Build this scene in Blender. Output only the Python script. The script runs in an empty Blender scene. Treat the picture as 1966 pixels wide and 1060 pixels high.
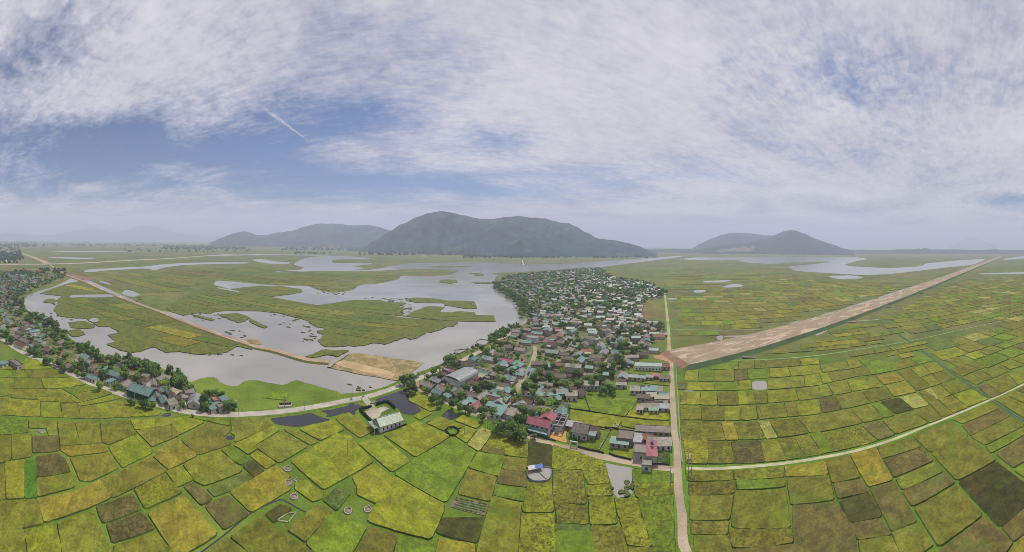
import bpy, bmesh, math, random
from mathutils import Vector, Matrix, noise
random.seed(7)
R = math.radians
sc = bpy.context.scene
COLL = sc.collection

# ------------------------------------------------------------------ camera: a half-circle panorama from a drone 100 m up
F, CX, CY, CAMH, ROLL = 624.0, 983.0, 467.0, 100.0, 9.0 / 624.0
cam_d = bpy.data.cameras.new("camera")
cam_d.type = 'PANO'
cam_d.panorama_type = 'CENTRAL_CYLINDRICAL'
cam_d.central_cylindrical_range_u_min = -983.0 / F
cam_d.central_cylindrical_range_u_max = 983.0 / F
cam_d.central_cylindrical_range_v_min = -(1060 - CY) / F
cam_d.central_cylindrical_range_v_max = CY / F
cam_d.central_cylindrical_radius = 1.0
cam_d.clip_start, cam_d.clip_end = 0.5, 60000
cam = bpy.data.objects.new("camera", cam_d)
COLL.objects.link(cam)
cam.matrix_world = Matrix.Translation((0, 0, CAMH)) @ Matrix.Rotation(-ROLL, 4, 'Y') @ Matrix.Rotation(R(90), 4, 'X')
sc.camera = cam

# ------------------------------------------------------------------ exposure, sun, sky
SUN_EL, SUN_AZ = 60.0, 22.0
sc.view_settings.view_transform = 'Standard'
sc.view_settings.look = 'None'
sc.view_settings.gamma = 1
sc.view_settings.use_curve_mapping = False
sc.view_settings.exposure = 0.0
sc.cycles.use_denoising = True
sc.cycles.filter_width = 0.8
sc.cycles.max_bounces = 4
sc.cycles.diffuse_bounces = 2
sc.cycles.glossy_bounces = 2
sc.cycles.volume_bounces = 1
sc.cycles.caustics_reflective = False
sc.cycles.caustics_refractive = False
sun_d = bpy.data.lights.new("sun", 'SUN')
sun_d.energy, sun_d.angle, sun_d.color = 3.9, R(2.5), (1, 0.95, 0.86)
sun = bpy.data.objects.new("sun", sun_d)
COLL.objects.link(sun)
a, e = R(SUN_AZ), R(SUN_EL)
sun.rotation_euler = Vector((math.sin(a) * math.cos(e), math.cos(a) * math.cos(e), math.sin(e))).to_track_quat('Z', 'Y').to_euler()


class NT:
    """Small node-tree writer."""
    def __init__(s, tree):
        s.t = tree; s.n = tree.nodes; s.l = tree.links
    def put(s, inp, v):
        if isinstance(v, bpy.types.NodeSocket): s.l.new(v, inp)
        elif v is not None:
            if hasattr(inp, 'default_value'):
                if isinstance(v, (tuple, list)) and len(v) == 3 and len(inp.default_value) == 4: v = (*v, 1)
                inp.default_value = v
    def m(s, op, a, b=None, c=None, clamp=False):
        n = s.n.new('ShaderNodeMath'); n.operation = op; n.use_clamp = clamp
        for i, v in enumerate((a, b, c)): s.put(n.inputs[i], v)
        return n.outputs[0]
    def add(s, a, b): return s.m('ADD', a, b)
    def sub(s, a, b): return s.m('SUBTRACT', a, b)
    def mul(s, a, b): return s.m('MULTIPLY', a, b)
    def step(s, v, lo, hi, to0=0.0, to1=1.0):
        n = s.n.new('ShaderNodeMapRange'); n.interpolation_type = 'SMOOTHSTEP'
        for i, x in enumerate((v, lo, hi, to0, to1)): s.put(n.inputs[i], x)
        return n.outputs[0]
    def mix(s, f, a, b, mode='MIX'):
        n = s.n.new('ShaderNodeMix'); n.data_type = 'RGBA'; n.blend_type = mode
        s.put(n.inputs[0], f); s.put(n.inputs[6], a); s.put(n.inputs[7], b)
        return n.outputs[2]
    def noise(s, vec, scale, detail=4, rough=0.55, dist=0.0, out=0):
        n = s.n.new('ShaderNodeTexNoise'); s.put(n.inputs['Vector'], vec)
        n.inputs['Scale'].default_value = scale; n.inputs['Detail'].default_value = detail
        n.inputs['Roughness'].default_value = rough; n.inputs['Distortion'].default_value = dist
        return n.outputs[out]
    def comb(s, x, y, z):
        n = s.n.new('ShaderNodeCombineXYZ')
        for i, v in enumerate((x, y, z)): s.put(n.inputs[i], v)
        return n.outputs[0]
    def sep(s, v):
        n = s.n.new('ShaderNodeSeparateXYZ'); s.put(n.inputs[0], v); return n.outputs
    def vmul(s, v, k):
        n = s.n.new('ShaderNodeVectorMath'); n.operation = 'MULTIPLY'; s.put(n.inputs[0], v); s.put(n.inputs[1], k); return n.outputs[0]


def px_dir(x, y):
    az = (x - CX) / F
    c = Vector((math.sin(az), math.cos(az), -(y - CY) / F))
    return Vector((c.x * math.cos(ROLL) - c.z * math.sin(ROLL), c.y, c.x * math.sin(ROLL) + c.z * math.cos(ROLL)))

def P(x, y, z=0.0):
    """Point of the plain (height z) seen at a spot of the survey photograph."""
    d = px_dir(x, y)
    k = (z - CAMH) / d.z
    return Vector((d.x * k, d.y * k, z))

def sky_at(x, y):
    d = px_dir(x, y); h = math.hypot(d.x, d.y)
    return math.atan2(d.x, d.y), d.z / h

world = bpy.data.worlds.new("World"); sc.world = world; world.use_nodes = True
W = NT(world.node_tree); W.n.clear()
SKY_STRENGTH = 0.1
tc = W.n.new('ShaderNodeTexCoord').outputs['Generated']
dx, dy, dz = W.sep(tc)
hor = W.m('SQRT', W.add(W.mul(dx, dx), W.mul(dy, dy)))
tt = W.m('DIVIDE', dz, W.m('MAXIMUM', hor, 0.001))
az = W.m('ARCTAN2', dx, dy)
den = W.add(W.m('MAXIMUM', dz, 0.0), 0.10)
px_, py_ = W.m('DIVIDE', dx, den), W.m('DIVIDE', dy, den)
plane = W.comb(px_, py_, 0.0)
# streaks: the cirrus is drawn out along one wind direction
rot = W.comb(W.add(W.mul(px_, 0.95), W.mul(py_, 0.25)), W.add(W.mul(px_, -0.4), W.mul(py_, 1.5)), 3.7)
n_big = W.noise(plane, 0.75, 6, 0.6, 0.6)
n_str = W.noise(rot, 1.0, 9, 0.66, 0.5)
n_mot = W.noise(plane, 12.0, 7, 0.68, 0.4)
n_fine = W.noise(W.vmul(rot, (1.0, 2.2, 1)), 8.0, 8, 0.72, 0.4)
sky = W.n.new('ShaderNodeTexSky'); sky.sky_type = 'NISHITA'; sky.sun_disc = False
sky.sun_elevation = R(SUN_EL); sky.sun_rotation = R(SUN_AZ); sky.altitude = 100; sky.air_density = 1.0; sky.dust_density = 1.2; sky.ozone_density = 2.0

def blob(x, y, wx, wy):
    a0, t0 = sky_at(x, y)
    u = W.m('DIVIDE', W.sub(az, a0), wx / F); v = W.m('DIVIDE', W.sub(tt, t0), wy / F)
    return W.m('POWER', 2.718, W.mul(W.add(W.mul(u, u), W.mul(v, v)), -1.0))
gaps = None
for x, y, wx, wy, k in ((330, 275, 330, 52, .60), (120, 255, 170, 40, .35), (640, 215, 190, 42, .50), (960, 262, 110, 32, .36), (60, 100, 110, 90, .30),
                        (700, 352, 320, 26, .40), (420, 395, 300, 14, .10), (100, 345, 200, 40, .42), (560, 335, 420, 40, .26), (200, 300, 260, 22, .22), (700, 382, 420, 14, .26), (1050, 368, 200, 12, .2), (1370, 335, 120, 28, .26), (1640, 150, 150, 70, .24), (1640, 300, 60, 20, .12),
                        (1950, 385, 80, 16, .6), (1100, 330, 160, 26, .25), (300, 40, 180, 50, .18), (1250, 100, 130, 40, -.12), (1150, 240, 160, 70, -.30), (1500, 380, 320, 40, -.2), (380, 330, 130, 16, -.25), (160, 360, 50, 8, -.4)):
    g = W.mul(blob(x, y, wx, wy), k)
    gaps = g if gaps is None else W.add(gaps, g)
cov = W.add(W.add(0.80, W.mul(W.sub(n_big, .5), 0.75)), W.add(W.mul(W.sub(n_str, .5), 1.15), W.mul(W.sub(n_mot, .5), W.add(0.30, W.mul(W.add(blob(150, 130, 420, 150), blob(1620, 170, 300, 130)), .50)))))
cov = W.sub(W.add(cov, W.mul(W.sub(n_fine, .5), 0.42)), gaps)
alpha = W.m('MAXIMUM', W.step(cov, 0.12, 0.86), W.mul(n_fine, .13))
# contrail
(a0, t0), (a1, t1) = sky_at(500, 203), sky_at(592, 270)
ln = math.hypot(a1 - a0, t1 - t0); ux, uy = (a1 - a0) / ln, (t1 - t0) / ln
qa, qt = W.sub(az, a0), W.sub(tt, t0)
al = W.add(W.mul(qa, ux), W.mul(qt, uy)); pe = W.add(W.mul(qa, -uy), W.mul(qt, ux))
pe = W.add(pe, W.mul(W.sub(W.noise(plane, 16, 3), .5), 0.012))
wid = W.step(al, 0.0, ln, 0.0075, 0.0022)
tr = W.m('POWER', 2.718, W.mul(W.m('POWER', W.m('DIVIDE', pe, wid), 2.0), -1.0))
tr = W.mul(W.mul(tr, W.step(al, -0.005, 0.01)), W.step(al, ln * .9, ln * 1.05, 1.0, 0.0))
alpha = W.m('MAXIMUM', alpha, W.mul(tr, W.step(n_fine, 0.3, 0.6, .35, .95)))
# small cumulus low over the far ridges
cum = None
for x, y, wx, wy in ((262, 417, 22, 5), (290, 415, 16, 6), (487, 388, 7, 5), (462, 396, 7, 4), (570, 398, 5, 3), (400, 428, 5, 3)):
    b = blob(x, y, wx, wy); cum = b if cum is None else W.add(cum, b)
cum = W.step(W.add(cum, W.mul(W.sub(W.noise(W.comb(W.mul(az, 60), W.mul(tt, 90), 0), 1.0, 4), .5), 1.6)), 0.45, 0.95)
shade = W.add(W.add(W.mul(n_big, 0.75), W.mul(n_mot, 0.35)), W.add(W.mul(n_str, 0.35), W.mul(n_fine, .35)))
warm = W.add(blob(1200, 260, 420, 190), W.mul(blob(1500, 60, 400, 120), .5))
shade = W.add(shade, W.mul(warm, 0.10))
c_dark, c_lite = (3.9, 3.95, 4.9), (7.7, 7.45, 8.05)
cloud = W.mix(W.step(shade, 0.55, 1.25), c_dark, c_lite)
blue = W.mix(1.0, sky.outputs[0], (0.42, 0.56, 0.82), 'MULTIPLY')
col = W.mix(alpha, blue, cloud)
col = W.mix(W.mul(cum, .55), col, (7.4, 6.9, 6.9))
col = W.mix(W.step(tt, 0.0, 0.13, 0.80, 0.0), col, (6.3, 6.15, 6.7))
bg = W.n.new('ShaderNodeBackground'); W.put(bg.inputs[0], col); bg.inputs[1].default_value = SKY_STRENGTH
W.l.new(bg.outputs[0], W.n.new('ShaderNodeOutputWorld').inputs[0])

# ------------------------------------------------------------------ helpers
def lin(c):
    return tuple((v / 255 / 12.92) if v <= 10 else (((v / 255) + .055) / 1.055) ** 2.4 for v in c)
LIGHT = 1.35
def alb(*c):
    """Base colour of a surface that shows as sRGB c in the photograph's light."""
    return tuple(min(.8, v / LIGHT) for v in lin(c))

def material(name, rough=0.85, spec=0.3):
    m = bpy.data.materials.new(name); m.use_nodes = True
    t = NT(m.node_tree)
    b = m.node_tree.nodes['Principled BSDF']
    b.inputs['Roughness'].default_value = rough
    b.inputs['Specular IOR Level'].default_value = spec
    pos = t.n.new('ShaderNodeNewGeometry').outputs['Position']
    at = t.n.new('ShaderNodeAttribute'); at.attribute_name = 'Col'
    return m, t, b, pos, at

def bump(t, b, h, strength, dist):
    n = t.n.new('ShaderNodeBump'); n.inputs['Strength'].default_value = strength; n.inputs['Distance'].default_value = dist
    t.l.new(h, n.inputs['Height']); t.l.new(n.outputs[0], b.inputs['Normal'])

def scaled(t, col, f):
    return t.mix(1.0, col, t.comb(f, f, f), 'MULTIPLY')

MAT = {}
def simple(name, var=0.35, scale=1.0, rough=0.85, bmp=0.0, spec=.3, big=None):
    m, t, b, pos, at = material(name, rough, spec)
    f = t.step(t.noise(pos, scale, 6, .65), .2, .8, 1 - var, 1 + var)
    if big: f = t.mul(f, t.step(t.noise(pos, big, 4, .6), .25, .75, .78, 1.22))
    t.put(b.inputs['Base Color'], scaled(t, at.outputs['Color'], f))
    if bmp: bump(t, b, t.noise(pos, scale * 2, 5, .7), 1.0, bmp)
    MAT[name] = m
    return m, t, b, pos, at

# ripening rice: grain, soft blotches and, where the vertex alpha asks for it, lodged dark patches
m, t, b, pos, at = material('rice', .9, .15)
fine = t.noise(pos, .95, 7, .85); mid = t.noise(pos, 0.16, 5, .6, .8); blot = t.noise(pos, 0.55, 5, .72, 1.2); tint = t.noise(t.vmul(pos, (1, 1, 0)), 0.07, 3, .6)
base = at.outputs['Color']
stk = t.noise(t.comb(t.add(t.mul(t.sep(pos)[0], .45), t.mul(t.sep(pos)[1], .89)), t.mul(t.add(t.mul(t.sep(pos)[0], -.89), t.mul(t.sep(pos)[1], .45)), .10), 0), .9, 4, .7)
c = scaled(t, base, t.step(fine, .30, .70, .56, 1.44))
c = scaled(t, c, t.step(stk, .3, .7, .86, 1.14))
c = scaled(t, c, t.step(mid, .32, .68, .68, 1.20))
c = t.mix(t.step(tint, .5, .75, 0, .25), c, alb(146, 124, 42))
c = t.mix(t.step(tint, .30, .48, .40, 0), c, alb(96, 124, 34))
lod = t.mul(t.step(blot, .50, .60, 0, 1), at.outputs['Alpha'])
c = t.mix(t.mul(lod, .72), c, alb(72, 66, 34))
t.put(b.inputs['Base Color'], c)
bump(t, b, t.add(fine, t.mul(lod, -0.6)), .9, .22)
MAT['rice'] = m
# plain of grass and, farther out, small fields
m, t, b, pos, at = material('plain', .95, .1)
n1 = t.noise(pos, .9, 6, .7); n2 = t.noise(pos, .05, 5, .6); n3 = t.noise(pos, .006, 5, .6)
vo = t.n.new('ShaderNodeTexVoronoi'); vo.distance = 'CHEBYCHEV'; vo.inputs['Scale'].default_value = .022; vo.inputs['Randomness'].default_value = .8
t.put(vo.inputs['Vector'], t.vmul(pos, (1.0, .7, 0)))
vr = t.sep(vo.outputs['Color'])
g = t.mix(t.step(n3, .35, .65), alb(102, 132, 44), alb(114, 130, 50))
fld = t.mix(vr[0], alb(100, 116, 60), alb(124, 124, 72))
fld = t.mix(t.step(vr[1], .8, .95), fld, alb(118, 108, 70))
xy = t.sep(pos); dist = t.m('SQRT', t.add(t.mul(xy[0], xy[0]), t.mul(xy[1], xy[1])))
c = t.mix(t.step(dist, 215, 400), g, fld)
c = scaled(t, c, t.step(n1, .25, .75, .72, 1.28)); c = scaled(t, c, t.step(n2, .3, .7, .80, 1.2)); c = scaled(t, c, t.step(n3, .3, .7, .85, 1.12))
t.put(b.inputs['Base Color'], c); bump(t, b, n1, .8, .25)
MAT['plain'] = m
simple('grass', .36, 1.1, .95, .2, .1, .07)
m, t, b, pos, at = simple('leaf', .40, 1.2, .8, .15, .25)
tr_ = t.n.new('ShaderNodeBsdfTranslucent'); t.l.new(b.inputs['Base Color'].links[0].from_socket, tr_.inputs[0])
mx_ = t.n.new('ShaderNodeMixShader'); mx_.inputs[0].default_value = .42; t.l.new(b.outputs[0], mx_.inputs[1]); t.l.new(tr_.outputs[0], mx_.inputs[2])
t.l.new(mx_.outputs[0], [n for n in t.n if n.type == 'OUTPUT_MATERIAL'][0].inputs[0])
m, t, b, pos, at = material('forest', .95, .1)
n1 = t.noise(pos, .035, 6, .7, .3); n2 = t.noise(pos, .0085, 5, .62, .6); n3 = t.noise(pos, .003, 3, .5)
c = scaled(t, at.outputs['Color'], t.step(n1, .28, .72, .66, 1.38)); c = scaled(t, c, t.step(n2, .32, .68, .60, 1.45))
c = t.mix(t.mul(t.step(n2, .50, .66), t.step(n3, .42, .6)), c, scaled(t, t.comb(*alb(80, 110, 82)), t.step(n1, .3, .7, .6, 1.3)))
t.put(b.inputs['Base Color'], c); bump(t, b, n1, 1.0, 5.0); MAT['forest'] = m
m, t, b, pos, at = material('yard', .95, .1)
n1 = t.noise(pos, .11, 5, .65, .5); n2 = t.noise(pos, 1.3, 5, .7)
c = t.mix(t.step(n1, .44, .56), alb(140, 128, 104), alb(92, 112, 54)); t.put(b.inputs['Base Color'], scaled(t, c, t.step(n2, .25, .75, .7, 1.3))); MAT['yard'] = m
simple('bark', .3, 4, .9)
simple('dirt', .16, .9, .95, .04, .1, .05)
simple('concrete', .14, 1.3, .9, .01, .2, .12)
simple('plaster', .10, 1.2, .85, 0, .25, .3)
simple('paint', .06, 2, .5, 0, .5)
simple('dark', .1, 3, .4, 0, .5)
# sheet and tile roofs: ribs down the slope, soot and rust
for nm, rough, rib in (('sheet_roof', .45, 9.0), ('tile_roof', .9, 16.0)):
    m, t, b, pos, at = material(nm, rough, .35)
    uv = t.n.new('ShaderNodeUVMap').outputs[0]
    u = t.sep(uv)
    w = t.m('SINE', t.mul(u[0], rib))
    grime = t.noise(pos, .8, 7, .7, .5); gr2 = t.noise(t.comb(t.mul(u[0], 1.6), t.mul(u[1], .25), 0), 1.5, 5, .7)
    c = scaled(t, at.outputs['Color'], t.step(grime, .28, .72, .58, 1.22))
    c = scaled(t, c, t.step(w, -1, 1, .93, 1.04))
    c = t.mix(t.mul(t.step(gr2, .48, .64), t.mul(at.outputs['Alpha'], .75)), c, alb(84, 68, 58))
    t.put(b.inputs['Base Color'], c)
    bump(t, b, w, .5, .03)
    MAT[nm] = m
# silty water
for nm, colr, rough in (('water', alb(166, 162, 155), .14), ('dark_water', alb(66, 64, 70), .14)):
    m, t, b, pos, at = material(nm, rough, .5)
    b.inputs['IOR'].default_value = 1.33
    n1 = t.noise(pos, .012, 4, .55, .6); n2 = t.noise(pos, .5, 3, .5)
    t.put(b.inputs['Base Color'], scaled(t, t.comb(*[float(v) for v in colr]), t.step(n1, .3, .7, .84, 1.12)))
    bump(t, b, n2, .35, .03)
    MAT[nm] = m
m, t, b, pos, at = material('soil_road', .95, .1)    # bulldozed laterite with pale sand patches and wheel tracks
n1 = t.noise(t.vmul(pos, (.35, 1, 0)), .09, 6, .7, .6); n2 = t.noise(pos, .9, 5, .7); n3 = t.noise(t.vmul(pos, (.05, 1, 0)), .6, 4, .6)
c = t.mix(t.step(n1, .50, .60), alb(164, 144, 122), alb(202, 182, 156))
c = t.mix(t.step(n1, .40, .28, 0, .7), c, alb(142, 118, 98))
c = scaled(t, c, t.step(n2, .25, .75, .88, 1.12)); c = scaled(t, c, t.step(n3, .3, .7, .90, 1.08))
t.put(b.inputs['Base Color'], c); bump(t, b, n2, .5, .15); MAT['soil_road'] = m
m, t, b, pos, at = material('straw', .95, .1)        # drained plot with dry stalks
n1 = t.noise(pos, .12, 6, .7, .8); n2 = t.noise(pos, 1.2, 5, .7)
c = t.mix(t.step(n1, .42, .58), alb(176, 154, 110), alb(138, 126, 84)); c = t.mix(t.step(n1, .62, .72), c, alb(116, 116, 66))
c = scaled(t, c, t.step(n2, .25, .75, .82, 1.16)); t.put(b.inputs['Base Color'], c); bump(t, b, n2, .6, .15); MAT['straw'] = m


class MB:
    """Collects coloured polygons, then links them as ONE mesh object."""
    def __init__(s): s.v, s.f, s.c, s.m, s.uv = [], [], [], [], []
    def poly(s, pts, col, mi=0, uv=None):
        k = len(s.v); s.v.extend(tuple(p) for p in pts); s.f.append(tuple(range(k, k + len(pts))))
        s.c.append(col if len(col) == 4 else (*col, 0)); s.m.append(mi); s.uv.append(uv)
    def box(s, o, ax, ay, az, col, mi=0, bottom=False):
        o, ax, ay, az = Vector(o), Vector(ax), Vector(ay), Vector(az)
        p = [o, o + ax, o + ax + ay, o + ay]; q = [x + az for x in p]
        s.poly(q, col, mi)
        if bottom: s.poly(p[::-1], col, mi)
        for i in range(4):
            j = (i + 1) % 4; s.poly([p[i], p[j], q[j], q[i]], col, mi)
    def cbox(s, c, d, sx, sy, z0, z1, col, mi=0, bottom=True):
        """Box centred at c (xy) with axes d and its normal."""
        d = Vector((d[0], d[1], 0)).normalized(); n = Vector((-d.y, d.x, 0))
        s.box(Vector((c[0], c[1], z0)) - d * sx / 2 - n * sy / 2, d * sx, n * sy, Vector((0, 0, z1 - z0)), col, mi, bottom)
    def tube(s, a, b, r0, r1, col, n=6, mi=0):
        a, b = Vector(a), Vector(b); z = (b - a).normalized()
        x = z.orthogonal().normalized(); y = z.cross(x)
        A = [a + (x * math.cos(6.2832 * i / n) + y * math.sin(6.2832 * i / n)) * r0 for i in range(n)]
        B = [b + (x * math.cos(6.2832 * i / n) + y * math.sin(6.2832 * i / n)) * r1 for i in range(n)]
        for i in range(n):
            j = (i + 1) % n; s.poly([A[i], A[j], B[j], B[i]], col, mi)
        s.poly(B, col, mi); s.poly(A[::-1], col, mi)
    def mesh(s, name, mats):
        me = bpy.data.meshes.new(name)
        me.from_pydata(s.v, [], s.f)
        for x in (mats if isinstance(mats, (list, tuple)) else [mats]): me.materials.append(MAT[x])
        at = me.color_attributes.new('Col', 'FLOAT_COLOR', 'CORNER')
        flat = []
        for f, c in zip(s.f, s.c): flat.extend(c * len(f))
        at.data.foreach_set('color', flat)
        if any(s.uv):
            ul = me.uv_layers.new(name='UVMap'); fl = []
            for f, u in zip(s.f, s.uv):
                for i in range(len(f)): fl.extend(u[i] if u else (0, 0))
            ul.data.foreach_set('uv', fl)
        if any(s.m): me.polygons.foreach_set('material_index', s.m)
        return me
    def build(s, name, mats, parent=None, loc=None):
        o = bpy.data.objects.new(name, s.mesh(name, mats)); COLL.objects.link(o)
        if parent: o.parent = parent
        if loc is not None: o.location = loc
        return o

def tag(o, label=None, cat=None, group=None, kind=None):
    for k, v in (('label', label), ('category', cat), ('group', group), ('kind', kind)):
        if v: o[k] = v
    return o
def thing(name, loc, rz=0.0, label=None, cat=None, group=None):
    o = bpy.data.objects.new(name, None); COLL.objects.link(o); o.location = loc; o.rotation_euler = (0, 0, rz); o.empty_display_size = .5
    return tag(o, label, cat, group)
def structure(o): return tag(o, kind='structure')

def area2(pts): return sum(pts[i][0] * pts[(i + 1) % len(pts)][1] - pts[(i + 1) % len(pts)][0] * pts[i][1] for i in range(len(pts)))
def inside(p, poly):
    x, y = p[0], p[1]; r = False; j = len(poly) - 1
    for i in range(len(poly)):
        xi, yi, xj, yj = poly[i][0], poly[i][1], poly[j][0], poly[j][1]
        if (yi > y) != (yj > y) and x < (xj - xi) * (y - yi) / (yj - yi) + xi: r = not r
        j = i
    return r
def chaikin(pts, q=.18, closed=True):
    out = []
    for i in range(len(pts)):
        a, b = pts[i], pts[(i + 1) % len(pts)]
        out += [a.lerp(b, q), a.lerp(b, 1 - q)]
    return out
def ragged(pts, step, jit, closed=True):
    out = []; n = len(pts)
    for i in range(n if closed else n - 1):
        a, b = pts[i], pts[(i + 1) % n]; k = max(1, min(40, int((b - a).length / step)))
        nn = Vector((-(b - a).y, (b - a).x, 0)); nn = nn.normalized() if nn.length else nn
        for j in range(k):
            p = a.lerp(b, j / k)
            out.append(p + nn * (noise.noise((p.x * .31, p.y * .31, 1.7)) * jit + noise.noise((p.x * .9, p.y * .9, 5.1)) * jit * .6))
    if not closed: out.append(pts[-1])
    return out
def slab(mb, pts, z0, z1, col, side=None, mi=0, inset=0.0):
    """Prism over a ground outline; the sides lean in by inset."""
    if area2(pts) < 0: pts = pts[::-1]
    n = len(pts); top = []
    for i in range(n):
        p = pts[i]
        if inset:
            t_ = (pts[(i + 1) % n] - pts[i - 1]); nn = Vector((-t_.y, t_.x, 0)); nn = nn.normalized() if nn.length > 1e-6 else nn
            p = p + nn * inset
        top.append(Vector((p.x, p.y, z1)))
    mb.poly(top, col, mi)
    for i in range(n):
        j = (i + 1) % n
        mb.poly([(pts[i].x, pts[i].y, z0), (pts[j].x, pts[j].y, z0), top[j], top[i]], side or col, mi)
def pxs(txt):
    return [tuple(float(v) for v in p.split(',')) for p in txt.split()]
def ground_poly(txt, z=0.0): return [P(x, y, 0) for x, y in (pxs(txt) if isinstance(txt, str) else txt)]
def sheet(name, txt, z, mat, col=(1, 1, 1), step=None, jit=0, smooth=True, parent=None):
    pts = ground_poly(txt)
    if smooth: pts = chaikin(pts, .2)
    if step: pts = ragged(pts, step, jit)
    if area2(pts) < 0: pts = pts[::-1]
    mb = MB(); mb.poly([(p.x, p.y, z) for p in pts], col)
    return mb.build(name, mat, parent)
def smooth_line(pts, k=6):
    out = []; n = len(pts)
    for i in range(n - 1):
        p0, p1, p2, p3 = pts[max(i - 1, 0)], pts[i], pts[i + 1], pts[min(i + 2, n - 1)]
        for j in range(k):
            u = j / k
            out.append(.5 * ((2 * p1) + (p2 - p0) * u + (2 * p0 - 5 * p1 + 4 * p2 - p3) * u * u + (3 * p1 - p0 - 3 * p2 + p3) * u ** 3))
    return out + [pts[-1]]
def ribbon(mb, pts, w, z, col, jit=.15, mi=0, h=None, slope=0.0, scol=None):
    """Road sheet along a line; with h it is the top of a low bank whose sides run out by slope."""
    L, Rr, A, B = [], [], [], []
    for i, p in enumerate(pts):
        d = (pts[min(i + 1, len(pts) - 1)] - pts[max(i - 1, 0)]); d = d.normalized(); n = Vector((-d.y, d.x, 0))
        j1 = noise.noise((p.x * .2, p.y * .2, 2)) * jit; j2 = noise.noise((p.x * .2, p.y * .2, 9)) * jit
        L.append(Vector((p.x, p.y, z)) + n * (w / 2 + j1)); Rr.append(Vector((p.x, p.y, z)) - n * (w / 2 + j2))
        if h:
            A.append(Vector((p.x, p.y, z - h)) + n * (w / 2 + slope)); B.append(Vector((p.x, p.y, z - h)) - n * (w / 2 + slope))
    for i in range(len(pts) - 1):
        mb.poly([Rr[i], Rr[i + 1], L[i + 1], L[i]], col, mi)
        if h:
            mb.poly([L[i], L[i + 1], A[i + 1], A[i]], scol or col, mi + 1 if scol else mi)
            mb.poly([B[i], B[i + 1], Rr[i + 1], Rr[i]], scol or col, mi + 1 if scol else mi)

# ------------------------------------------------------------------ the plain, the air
mb = MB()
xs = [-20000, -6000, -2500, -1200, -600, -250, 0, 250, 600, 1200, 2500, 6000, 20000]; ys = [-2500, -600, 0, 150, 300, 600, 1200, 2500, 6000, 20500]
for i in range(len(xs) - 1):
    for j in range(len(ys) - 1):
        mb.poly([(xs[i], ys[j], 0), (xs[i + 1], ys[j], 0), (xs[i + 1], ys[j + 1], 0), (xs[i], ys[j + 1], 0)], (1, 1, 1))
me = mb.mesh('ground', 'plain'); bm = bmesh.new(); bm.from_mesh(me); bmesh.ops.remove_doubles(bm, verts=bm.verts, dist=.01); bm.to_mesh(me); bm.free()
ground = bpy.data.objects.new('ground', me); COLL.objects.link(ground); structure(ground)
HAZE = 1.65e-4
mb = MB(); mb.box((-21000, -3000, -1), (42000, 0, 0), (0, 24000, 0), (0, 0, 701), (1, 1, 1), 0, True)
haze = mb.build('haze', 'paint'); haze['kind'] = 'stuff'
m = bpy.data.materials.new('haze'); m.use_nodes = True; t = NT(m.node_tree); t.n.clear()
v = t.n.new('ShaderNodeVolumePrincipled'); v.inputs['Density'].default_value = HAZE; v.inputs['Color'].default_value = (.71, .79, .985, 1)
t.l.new(v.outputs[0], t.n.new('ShaderNodeOutputMaterial').inputs['Volume'])
haze.data.materials.clear(); haze.data.materials.append(m)

# ------------------------------------------------------------------ water
WZ = 0.06
LAGOON = ('150,532 140,532 118,544 100,552 74,559 51,568 43,580 48,592 61,602 74,606 102,622 114,633 140,655 165,666 193,681 219,687 267,691 318,709 353,729 365,735 '
          '393,725 415,725 425,736 451,743 473,730 491,730 520,736 547,740 567,729 581,734 599,738 640,750 660,757 690,754 721,748 745,741 753,737 765,731 802,722 803,714 818,710 846,700 859,688 897,671 923,665 943,655 '
          '959,638 984,627 1006,623 1013,614 1006,606 1002,590 990,578 975,566 959,557 950,543 949,538 955,528 1030,521 1100,516.5 1158,512.5 1215,505 1260,499 1312,493 1305,490.8 '
          '1260,495 1181,499 1126,504 1060,507 1006,508.5 960,504 900,503.5 840,505 781,505.5 751,511 718,518 675,518 705,515 675,511 715,507.5 713,505 640,505.5 636,500 645,498.5 718,498 700,493.5 650,491.5 611,492 583,496 '
          '560,507 590,516 523,522 526,523.5 614,520 712,521 791,516 881,518 875,523 862,529 812,530 770,529 764,537 725,545 690,547 677,558 640,563 616,559 600,553 590,549 526,548 500,546 441,540 415,539 411,545 413,550 '
          '380,565 345,590 330,600 300,595 230,565 175,540')
structure(sheet('lagoon', LAGOON, WZ, 'water', step=4, jit=1.2))
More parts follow.
